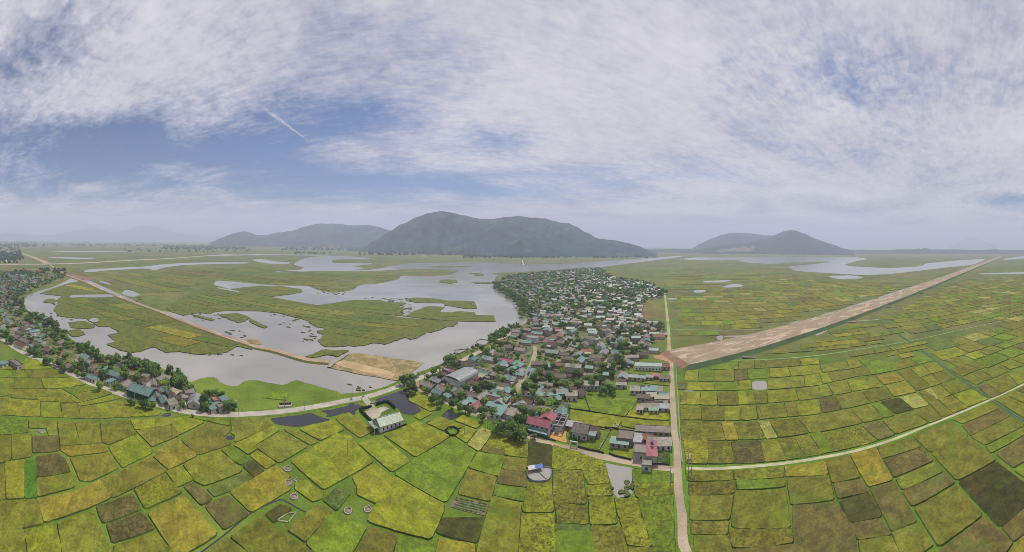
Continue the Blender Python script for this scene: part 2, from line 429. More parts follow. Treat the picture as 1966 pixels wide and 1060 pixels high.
WATERS = [
    ('river', '159,521 170,517 208,515.5 224,514 280,512 308,508 351,505 417,503.5 478,503.5 479,506 432,506.5 356,508.5 315,513.5 295,520 285,515 208,519 172,523'),
    ('lake', '1305,498 1330,494.5 1366,493.5 1498,493 1580,493 1640,493.5 1669,497 1645,501 1619,508.5 1630,511 1656,512.5 1706,515 1772,511 1775,506 1830,500.6 1896,496.6 1880,504 1867,508.5 1804,515 1748,522 1709,526 1664,528.5 1600,525 1529,520.5 1518,516 1511,512 1540,508 1564,506 1600,502 1560,502.5 1511,504 1490,507 1429,504.5 1418,499.5 1360,500'),
    ('pond', '232,564 241,556 256,559 271,566 254,571'), ('pond', '187,539.5 203,541 216,547 205,546'),
    ('pond', '89,493.5 130,494 188,495.5 170,497.5 110,496'), ('pond', '484,498 505,497.5 527,502 560,504 552,507 515,506.5 490,502'),
    ('river', '400,489.5 520,487.5 634,490 634,491.5 520,489.5 405,491.5'), ('pond', '100,481.5 180,482.5 258,483 258,484.2 180,484 100,483'),
    ('river', '1875,525 1966,522.5 1990,522 1990,525 1966,525.5 1890,527'), ('river', '1923,497.5 1966,491.5 1990,490 1990,495 1966,496 1930,499'),
    ('pond', '1585,530 1640,528.5 1662,534 1612,537'), ('pond', '1347,542.5 1352,540 1395,537.5 1406,538.5 1390,542.5'),
    ('pond', '1384,551.5 1402,546 1418,545.5 1430,549.5 1402,552.5'), ('pond', '1330,562 1334,557 1357,557 1351,562'), ('pond', '1278,575 1280,572 1302,572 1298,575.5'),
    ('pond', '1376,652.5 1376,644.5 1389,644.5 1388,653'), ('canal', '1390,647 1424,647.5 1426,650 1466,641 1467,637 1424,644.5 1390,645'),
    ('canal', '1496,629 1518,622 1524,617 1549,615 1513,627 1497,631'), ('canal', '1575,604.5 1610,595.5 1612,597.5 1578,607'), ('canal', '1620,592 1680,573 1682,575 1622,594'), ('canal', '1685,571 1770,544 1772,546 1688,573'),
    ('pond', '1161,887 1172,887 1195,891 1213,897 1217,903 1214,914 1211,932 1215,953 1195,955 1183,958 1170,920'),
    ('pond', '1311,909 1315,909 1318,925 1317,938 1314,943 1311,930'), ('pond', '1443,732 1472,731 1473,747 1467,749 1445,748'), ('pond', '1312,750 1327,749.5 1334,752 1318,752'),
    ('pond', '803,716 818,709 828,697 812,697 806,704 798,712'), ('canal', '1566,640.5 1580,635 1592,632 1580,640 1566,645'), ('canal', '1440,667 1470,655 1483,647 1490,650 1470,660 1446,670'),
    ('pond', '586,693 616,682 640,690 660,683 650,694 625,700 600,699'),
]
for i_, (nm, txt) in enumerate(WATERS): structure(sheet(nm, txt, WZ + .012 + i_ * .0015, 'water', step=5, jit=.5))
DARKW = ['519,804 540,801 580,796.5 597,792 604,796 622,803 634,806 626,811 605,812 585,818 572,820 560,819 531,815 522,809',
         '614,789 640,786 683,776.5 699,780 697,784 680,789 684,795 672,801 660,792 640,800 624,801 630,795 617,790',
         '719,767 745,758 772,750 780,746 783,758 788,768 806,784 808,790 795,797 772,795 765,785 752,778 740,772 726,774',
         '662,777 674,772 684,772 681,777', '668,778 676,776 672,781', '308,799 318,793 330,794 328,799 318,802', '433,840 437,837 447,836.5 450,842 446,845 437,845', '815,812 838,803 842,806 822,813', '846,800 858,788 872,790 880,800 872,806 858,806']
for i_, txt in enumerate(DARKW): structure(sheet('pond', txt, WZ + .06 + i_ * .002, 'dark_water', step=3, jit=.4))

# marsh islands: low banks of rice and reed standing out of the water
ISL = {
 'west': '76,564 102,554 132,544 152,540 185,552 230,570 300,598 390,634 450,654 488,668 483,672 455,666 437,677 412,680 381,682 343,676 318,678 296,667 285,670 270,676 250,679 229,673 203,661 222,657 206,644 229,639 211,627.5 188,627.5 178,621 163,612 132,611 112,607 102,596 112,582 109,577 119,569',
 'mid': '405,546 438,555 470,562 500,567 522,571 560,578 611,587 650,592 700,600 740,605 778,611 820,614 865,617.5 880,619.7 870,627.6 860,627 845,634 828,639 818,638 815,642 798,651 787,652 778,649 772,650.6 750,659 738,662.5 728,660 717,660 700,664 682.5,666 669,665 645,666.5 624,666.5 614,660 608,655 616,650 622,644 612,641 608,636 620,634 624,631 606,628 600,624 594,618 580,613 562,609 546,605 542,603 530,601 516,600 500,598 453,597 430,597.5 412,599.5 402,604 385,601 366,603 352,607 330,600 318,592 345,572',
 'a': '784,575 794,572 815,572.5 838.6,574 860,578 885,578 910,579 914,586 916,593 905,593.5 891.5,593 870,589 852,587 854.5,582.6 830,582 809.5,582 796,582',
 'b': '779,608 790,600 807,594 815,590 828,588.5 854.5,590 848,595 844,599 868,601 874,599 883.6,598.5 910,600 915,605.6 947,606.5 952,617.5 930,618 907,618 865,617 820,613',
 'c': '611,587 625,584 637.6,583 660,579 682.5,576 705,577 727.5,576.6 743,580.5 760,581 780,582 775,586 764.6,588.5 775,592 775,595 768,600 775,606 780,608 750,605 725,603 700,600 669,596 640,591',
 'd': '842.6,542 846.6,537.5 860,537 875.7,537.7 879.6,542 865,545', 'e': '899.5,524.4 923,525 930,528 925,530 913,529.5 911,527',
 'f': '944,526 955,523.6 985,523.5 1027,520.5 1100,516 1158,512.5 1160,520 1100,523 1035,526 975,531 960,528', 'g': '812,513 850,511 900,510.5 905,512.5 850,514',
 'h': '442,555.5 470,552 502,549 520,550 537,549 560,553 578,555.5 580.6,561 560,565 522,570 490,565.5 463.6,560.6', 'i': '417,604.6 435,603 455,602 470,606 481,611 470,617 458,621 438,613',
 'j': '364,603 390,608 412,614 407,617 395,614 381,610', 'k': '131,620 148,618 163,617 175,622 183,626 178,631 150,631.5 137,630', 'l': '125,638 138,634 153,633 160,638 164,643 150,647 140,648',
 'm': '81,580 90,575 97,574 109,578 102,583 90,582', 'n': '582,688 595,683 607,678 618,673 627.5,672 643,674 660,673 671,674 660,680 648,686 630,682 610,686 592,689',
 'o': '481,612 500,622 515,628 508,631 495,627 478,618', 'p': '905,543 918,541.5 935,542 948,543 940,545 915,545', 'q': '640,498.5 680,498 715,499.5 700,503 660,504.5 640,504', 's': '1500,509 1530,506.5 1560,504.5 1590,503 1570,506 1535,509 1512,511.5',
}
ISLW = {}
EDGE = alb(70, 72, 42)
for k, txt in ISL.items():
    pts = ground_poly(txt); pts = ragged(chaikin(pts, .03), 3.0, 1.6 if k in 'mid west' else 1.0)
    ISLW[k] = pts
    mb = MB(); slab(mb, pts, 0, .66 + .006 * len(ISLW) if k not in ('f', 'g') else .45, alb(106, 114, 52), EDGE, 0, .15)
    structure(mb.build('marsh_island', 'rice'))
ISLPOND = ['133,570 140,567.5 175,566.5 219,566.3 222,571 190,572.5 150,572 134,573', '170,617 178,611 188,613 192,617 184,620 174,619', '412,552 440,556 462,561 455,563 430,558']
for i_, txt in enumerate(ISLPOND): structure(sheet('pond', txt, .98 + i_ * .003, 'water', step=4, jit=.4))
# broken reeds in the shallows round the islands
reed = MB(); rr = random.Random(3)
for x0, y0, x1, y1, n in ((605, 553, 665, 566, 34), (700, 572, 790, 580, 36), (755, 583, 790, 603, 30), (520, 601, 605, 632, 16), (580, 632, 612, 656, 14), (100, 574, 122, 590, 14), (75, 597, 140, 617, 22),
                          (360, 600, 440, 616, 16), (425, 634, 470, 650, 10), (350, 575, 365, 585, 8), (262, 570, 285, 580, 12), (660, 738, 760, 752, 10), (395, 679, 470, 684, 8), (1005, 545, 1020, 560, 3), (1160, 930, 1215, 956, 9), (1202, 915, 1214, 940, 9)):
    for _ in range(n):
        p = P(rr.uniform(x0, x1), rr.uniform(y0, y1)); s = rr.uniform(.6, 1.8) * (1 if p.length < 300 else 1.8)
        pts = [p + Vector((math.cos(i * 1.05) * s * rr.uniform(.6, 1.5), math.sin(i * 1.05) * s * rr.uniform(.4, .9), 0)) for i in range(6)]
        slab(reed, pts, 0, rr.uniform(.3, .7), alb(88, 98, 45), EDGE)
tag(reed.build('reeds', 'rice'), kind='stuff')
# grass shore between the lake and the road, drained straw plot
mb = MB(); slab(mb, ragged(ground_poly('678,678 720,683 813,696.5 800,709 765,731.5 752,730.5 720,724 693,720 660,713 635,707.5 648,700 660,692'), 4, .5), 0, .5, (1, 1, 1)); structure(mb.build('drained_field', 'straw'))

# ------------------------------------------------------------------ roads, canals, the embankment
GR = alb(104, 138, 46)
def line(txt, k=5): return smooth_line([P(x, y) for x, y in pxs(txt)], k)
ROADCOL = alb(186, 176, 162)
DIRTCOL = alb(182, 164, 140)
def road(name, txt, w, z=.10, col=ROADCOL, mat='concrete', verge=1.4, k=5, jit=.15):
    pts = line(txt, k)
    o = structure((lambda mb: (ribbon(mb, pts, w, z, col, jit), mb.build(name, mat))[1])(MB()))
    if verge:
        mb = MB(); ribbon(mb, pts, w + verge * 2, z - .03, GR, .5); structure(mb.build('grass_verge', 'grass'))
    return pts
R_MAIN = road('concrete_road', '-20,640 10,655 25,666 51,681 102,701 142,721 178,738 229,756 280,771 331,785 381,794 432,796.5 500,794 582,785 658,771 709,761 760,744 793,731.5 823,719 844,710 870,700 900,686 920,676 941,667 960,652 985,637 1000,630', 5.2, .16)
R_FRONT = road('village_lane', '797,731 806,748 830,760 856,772 880,783 906,793 930,800 950,806 962,810 985,822 1016,837', 4.0, .14, alb(176, 156, 132), 'dirt')
R_DIRT = road('dirt_road', '1004,834 1016,838 1035,845 1060,855 1100,864 1150,876 1200,886 1245,894 1275,900 1301,904', 4.2, .18, DIRTCOL, 'dirt')
R_LANE = road('village_lane', '962,809 970,792 982,770 990,752 998,736 1010,718 1020,702 1024,690 1028,676 1026,665', 4.0, .12, alb(170, 158, 140), 'concrete')
R_NS = road('dirt_road', '1322,1105 1318,1062 1311,1038 1309,988 1303,948 1301,904 1299,858 1295,830 1292,780 1290,730 1288,690 1285,672 1283,627 1279,590 1277,568 1276,560', 3.4, .20, DIRTCOL, 'dirt', 2.2, jit=.3)
R_E = road('concrete_track', '1304,901.5 1330,900.5 1359,901 1419,898 1479,893 1573,880 1643,866 1713,845 1773,821 1833,797 1901,768 1966,738 2010,718', 1.9, .16, alb(190, 186, 150), 'concrete', 1.6)
R_PATH2 = road('concrete_track', '1400,692 1477,690 1566,683 1660,669 1746,655 1860,630 1966,607 2000,598', 1.3, .12, alb(150, 165, 120), 'concrete', .8)
R_PATH3 = road('concrete_track', '1622,618 1655,616 1687,613.5', 2.2, .12, alb(178, 182, 150), 'concrete', .8)
R_PATH4 = road('concrete_track', '1283,632 1330,633.5 1400,634 1440,633 1495,631', 1.6, .12, alb(160, 168, 130), 'concrete', .5)
road('concrete_track', '1277,560.5 1300,561 1330,559', 1.8, .12, alb(170, 174, 150), 'concrete', .4)
road('grass_path', '-10,801 80,801 150,804.5 220,806 280,803 320,796', 1.8, .10, alb(112, 128, 66), 'grass', 1.2)
road('village_lane', '1013,625 1023,615 1024.5,606 1018,598', 4, .12, alb(186, 160, 128), 'dirt', .5)
road('village_lane', '1222,636 1226,612 1228,596 1237,580', 4, .12, alb(186, 172, 146), 'dirt', .5)
road('village_lane', '1223,647 1232,634 1238,628', 3.5, .12, alb(186, 172, 146), 'dirt', .5)
R_DRIVE = road('concrete_drive', '699,763.5 703,769 707,774 712,781 718,789', 4.2, .20, alb(178, 166, 148), 'concrete', .6)
road('village_lane', '1046,699 1080,690 1105,675 1128,655', 3, .11, alb(172, 150, 120), 'dirt', .5)
road('village_lane', '1138,715 1152,704 1170,688', 2.5, .11, alb(172, 160, 140), 'dirt', .5)
# airport-side roads far out
road('far_road', '-20,508 40,507.5 94,507 160,505 240,500.5 330,496 400,491 450,487.5', 40, .12, alb(184, 172, 158), 'dirt', 0)
road('haul_road', '40,486 74,498 94,507.5', 28, .13, alb(180, 156, 136), 'dirt', 0)
def bank(name, txt, w, h, slope, z0=0.0, mats=('soil_road', 'grass'), col=(1, 1, 1), scol=None, k=5):
    mb = MB(); ribbon(mb, line(txt, k), w, h + z0, col, .35, 0, h, slope, scol or alb(84, 108, 56)); return structure(mb.build(name, mats))
bank('haul_road', '94,508 122,526 163,542 221,568 305,599.5 381,630 445,652.5 478,663.5', 7.0, 1.6, 2.6, .02, scol=alb(128, 108, 70))
bank('haul_road', '474,662 492,668 531,676 582,691 605,695 632,697', 6.0, 1.3, 2.0, .04, mats=('dirt', 'grass'), col=alb(182, 158, 130), scol=alb(104, 112, 58))
bank('dyke', '632,707 640,699 655,690 668,680', 2.2, .7, .8, .3, mats=('concrete', 'grass'), col=alb(170, 160, 146), scol=alb(100, 104, 60))
mb = MB(); slab(mb, ragged(ground_poly('640,697 660,693 690,700 740,712 760,720 752,729 720,722 690,713 655,705'), 4, 1.0), .3, .62, alb(192, 166, 126)); structure(mb.build('sand_track', 'dirt'))
slab(mb := MB(), ragged(ground_poly('120,523 150,529 183,537 165,538.5 145,534'), 6, 1), 0, .6, alb(152, 116, 100)); structure(mb.build('bare_earth', 'dirt'))
# spoil heap at the turning place
mb = MB(); c0 = P(487, 657)
for i in range(9):
    a_ = i * .698; b_ = (i + 1) * .698
    for r0, r1, z0, z1 in ((8, 4, .3, 2.2), (4, 0, 2.2, 2.8)):
        q = lambda an, r, z: (c0.x + math.cos(an) * r * 1.3, c0.y + math.sin(an) * r * .8, z)
        mb.poly([q(a_, r0, z0), q(b_, r0, z0), q(b_, r1, z1), q(a_, r1, z1)], alb(172, 146, 110))
structure(mb.build('spoil_heap', 'dirt'))
# the new expressway: a broad laterite bank running dead straight to the horizon
ex = MB(); X0, X1 = 140.0, 3900.0; n = 120
S_ = alb(82, 104, 66)
prev = None
for i in range(n + 1):
    x = X0 + (X1 - X0) * (i / n) ** 2.2
    yl, yh = 227.5 + noise.noise((x * .02, 3, 1)) * 1.2, 268.5 + noise.noise((x * .02, 9, 1)) * 1.2
    row = [Vector((x, yl - 6, 0)), Vector((x, yl, 2.6)), Vector((x, yh, 2.6)), Vector((x, yh + 5, 0))]
    if prev:
        ex.poly([prev[1], row[1], row[2], prev[2]], (1, 1, 1), 0); ex.poly([prev[0], row[0], row[1], prev[1]], S_, 1); ex.poly([prev[2], row[2], row[3], prev[3]], S_, 1)
    else:
        f0 = [Vector((x - 7, yl - 4, .1)), Vector((x - 7, yl, .15)), Vector((x - 7, yh, .15)), Vector((x - 7, yh + 4, .1))]
        ex.poly([f0[1], row[1], row[2], f0[2]], alb(150, 118, 98), 2); ex.poly([f0[0], row[0], row[1], f0[1]], S_, 1); ex.poly([f0[2], row[2], row[3], f0[3]], S_, 1)
    prev = row
structure(ex.build('expressway_embankment', ('soil_road', 'grass', 'dirt')))
mb = MB(); slab(mb, ragged(ground_poly('1252,684 1270,681 1287,676 1296,680 1298,697 1288,698 1272,692 1258,689'), 4, .6), 0, .23, alb(176, 138, 112)); structure(mb.build('dirt_ramp', 'dirt'))
mb = MB()
for s in range(5):
    x = 190 + s * 150 + 30 * (s % 2); mb.tube((x, 220.5, 1.2), (x + 9, 212, .3), .9, .9, alb(170, 160, 148), 8)
    tag(mb.build('drain_pipe', 'concrete'), 'grey concrete drain pipe out of the embankment foot, ' + ('nearest the dirt crossroads', 'second from the crossroads end', 'third from the crossroads end', 'fourth from the crossroads end', 'farthest from the crossroads')[s], 'drain pipe', 'drain pipes along the embankment'); mb = MB()
# a canal of dark water between white concrete lips, crossing the right-hand fields
def canal(txt, w, lip=.35):
    pts = line(txt)
    mb = MB(); ribbon(mb, pts, w + 3.2, .05, alb(92, 120, 58), .3); structure(mb.build('grass_verge', 'grass'))
    mb = MB(); ribbon(mb, pts, w, .09, (1, 1, 1), 0); structure(mb.build('canal', 'dark_water'))
    mb = MB()
    for s in (1, -1):
        L = []
        for i, p in enumerate(pts):
            d = (pts[min(i + 1, len(pts) - 1)] - pts[max(i - 1, 0)]).normalized(); nn = Vector((-d.y, d.x, 0)); L.append(p + nn * s * (w / 2 + lip / 2))
        ribbon(mb, L, lip, .42, alb(128, 142, 104), 0, 0, .40, .02)
    structure(mb.build('canal_lining', 'concrete'))
canal('1688,614 1715,634 1743,655 1775,677 1804,699 1850,731 1901,768', .9, .22)
canal('1902,769 1935,790 1966,810 2000,832', 1.0, .22)
# ditches and the irrigation channel beside the north-south road
for txt, w in (('380,1066 393,1056 430,1028 473,992 505,973 533,961 541,960 547,962 560,969 575,978 588,984', .6), ('667,876 676,884 686,893', .6), ('1299,740 1301,790 1304,830 1309,880', .9), ('1294,850 1297,899', .01), ('1288,907 1293,915 1295,950 1296,1000 1298,1060', .7), ('1317,950 1322,1000 1330,1060', .7)):
    if w > .1:
        mb = MB(); ribbon(mb, line(txt), w, .07, (1, 1, 1), .1); structure(mb.build('ditch', 'dark_water'))
for txt in ('1298,702 1299,725 1301,760 1304,810 1307,860 1310,890',):
    mb = MB(); ribbon(mb, line(txt), .5, .5, alb(150, 152, 140), 0, 0, .48, .03); structure(mb.build('irrigation_channel', 'concrete'))

# ------------------------------------------------------------------ hills and far ridges
def hill(name, prof, r0, r1, r2, col, seed, gul=.16, rows=26, base=-6, tops=None):
    """A ridge whose crest stands at distance r1 along the given skyline; feet at r0 (near) and r2 (far)."""
    pr = sorted(pxs(prof)); X = [p[0] for p in pr]
    n = max(24, int((X[-1] - X[0]) / 4.0)); mb = MB(); G = []
    for i in range(n + 1):
        x = X[0] + (X[-1] - X[0]) * i / n
        j = max(k for k in range(len(X)) if X[k] <= x + 1e-6); j = min(j, len(X) - 2)
        u = (x - X[j]) / (X[j + 1] - X[j]); u = u * u * (3 - 2 * u) * .5 + u * .5
        y = pr[j][1] * (1 - u) + pr[j + 1][1] * u
        an, tl = sky_at(x, y); colm = []; ra = (r0(x) if callable(r0) else r0) * (1 + .035 * noise.noise((x * .018, seed, 4)) + .02 * noise.noise((x * .07, seed, 6)))
        wob = 1 + .05 * noise.noise((x * .02, seed, 0))
        for k in range(rows + 1):
            q = k / rows
            r = (ra + (r1 * wob - ra) * (q / .6)) if q < .6 else (r1 * wob + (r2 - r1 * wob) * (q - .6) / .4)
            hr = max(0.5, CAMH + tl * r1 * wob)
            s = q / .6 if q < .6 else 1 - (q - .6) / .4
            prof_ = s ** 1.05 * (1.7 - .7 * s) if q < .6 else s ** .8
            px, py = math.sin(an) * r, math.cos(an) * r
            k_ = 1 / (r1 * .07)
            rg = abs(noise.noise((px * k_, py * k_ * .5, seed))) + .5 * abs(noise.noise((px * k_ * 2.3, py * k_ * 1.2, seed + 3))) + .25 * noise.noise((px * k_ * 6, py * k_ * 5, seed + 5))
            h = hr * prof_ * (1 - gul * 2.0 * rg * (1 - s ** 3) * min(1, s * 3)) + (noise.noise((px * .012, py * .012, seed)) * 7 + noise.noise((px * .05, py * .05, seed)) * 4) * min(1, s * 2) * min(1, hr / 90)
            colm.append(Vector((px, py, max(base, h if k not in (0, rows) else base))))
        G.append(colm)
    for i in range(n):
        for k in range(rows):
            x = X[0] + (X[-1] - X[0]) * (i + .5) / n
            c = col(x, k / rows) if callable(col) else col
            mb.poly([G[i][k], G[i + 1][k], G[i + 1][k + 1], G[i][k + 1]], c)
    me = mb.mesh(name, 'forest'); bm = bmesh.new(); bm.from_mesh(me); bmesh.ops.remove_doubles(bm, verts=bm.verts, dist=.05); bm.to_mesh(me); bm.free()
    for p in me.polygons: p.use_smooth = True
    return structure((lambda o: (COLL.objects.link(o), o)[1])(bpy.data.objects.new(name, me)))
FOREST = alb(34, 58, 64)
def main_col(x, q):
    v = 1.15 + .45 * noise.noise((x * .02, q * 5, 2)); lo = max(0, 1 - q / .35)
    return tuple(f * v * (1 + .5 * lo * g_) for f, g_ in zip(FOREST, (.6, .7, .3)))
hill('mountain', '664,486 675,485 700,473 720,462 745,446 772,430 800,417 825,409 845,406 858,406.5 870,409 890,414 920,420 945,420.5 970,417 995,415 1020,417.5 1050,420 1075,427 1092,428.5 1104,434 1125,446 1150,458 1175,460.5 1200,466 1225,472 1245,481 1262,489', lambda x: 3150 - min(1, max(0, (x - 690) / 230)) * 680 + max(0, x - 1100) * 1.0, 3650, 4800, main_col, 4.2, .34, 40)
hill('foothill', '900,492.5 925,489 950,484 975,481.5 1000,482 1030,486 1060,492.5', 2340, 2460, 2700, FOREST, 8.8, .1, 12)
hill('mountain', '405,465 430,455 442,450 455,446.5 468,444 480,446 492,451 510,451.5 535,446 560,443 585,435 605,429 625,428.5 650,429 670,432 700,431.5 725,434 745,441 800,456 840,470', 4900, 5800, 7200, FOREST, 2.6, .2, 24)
def right_col(x, q):
    tan = 1378 < x < 1452 and .06 < q < .24 + .03 * math.sin(x * .3)
    return alb(120, 112, 92) if tan else FOREST
hill('mountain', '1330,476 1345,467 1370,456 1385,450 1400,447 1420,446 1440,447 1465,450.5 1500,452 1540,458 1580,470 1600,478', 5600, 6400, 7600, FOREST, 1.1, .16, 18)
hill('mountain', '1305,487 1335,479 1380,471 1430,465 1470,458 1490,450.5 1505,443.5 1516,441.5 1528,442.5 1545,449 1570,460 1600,470 1620,477 1640,481', 4150, 4900, 5900, right_col, 6.1, .16, 22)
hill('hill', '-20,449 20,446 60,452 100,451 130,446 150,441 170,438.5 185,438 210,445 240,444 255,438 270,434 285,434 300,436 320,442 340,446 370,450 400,453 440,457', 16000, 18000, 19800, FOREST, 3.3, .1, 10)
hill('hill', '1825,473 1840,466 1852,460 1862,455 1868,454.5 1878,459 1895,466 1915,473', 18400, 19200, 19900, FOREST, 9.3, .1, 10)
hill('wooded_rise', '1590,482 1620,480 1650,479.5 1690,480.5 1720,479 1770,477.5 1778,476.5 1790,479 1830,479 1870,480 1910,479 1960,480 1990,480', 5200, 5900, 6800, FOREST, 7.7, .0, 10)
hill('wooded_rise', '1200,482 1240,480 1262,479 1290,478 1320,478.5 1350,480', 4600, 5100, 5800, FOREST, 7.1, .0, 10)
structure(sheet('sea', '1240,473.2 1400,473.2 1400,475.2 1320,475.6 1240,475.4', .08, 'water', smooth=False))

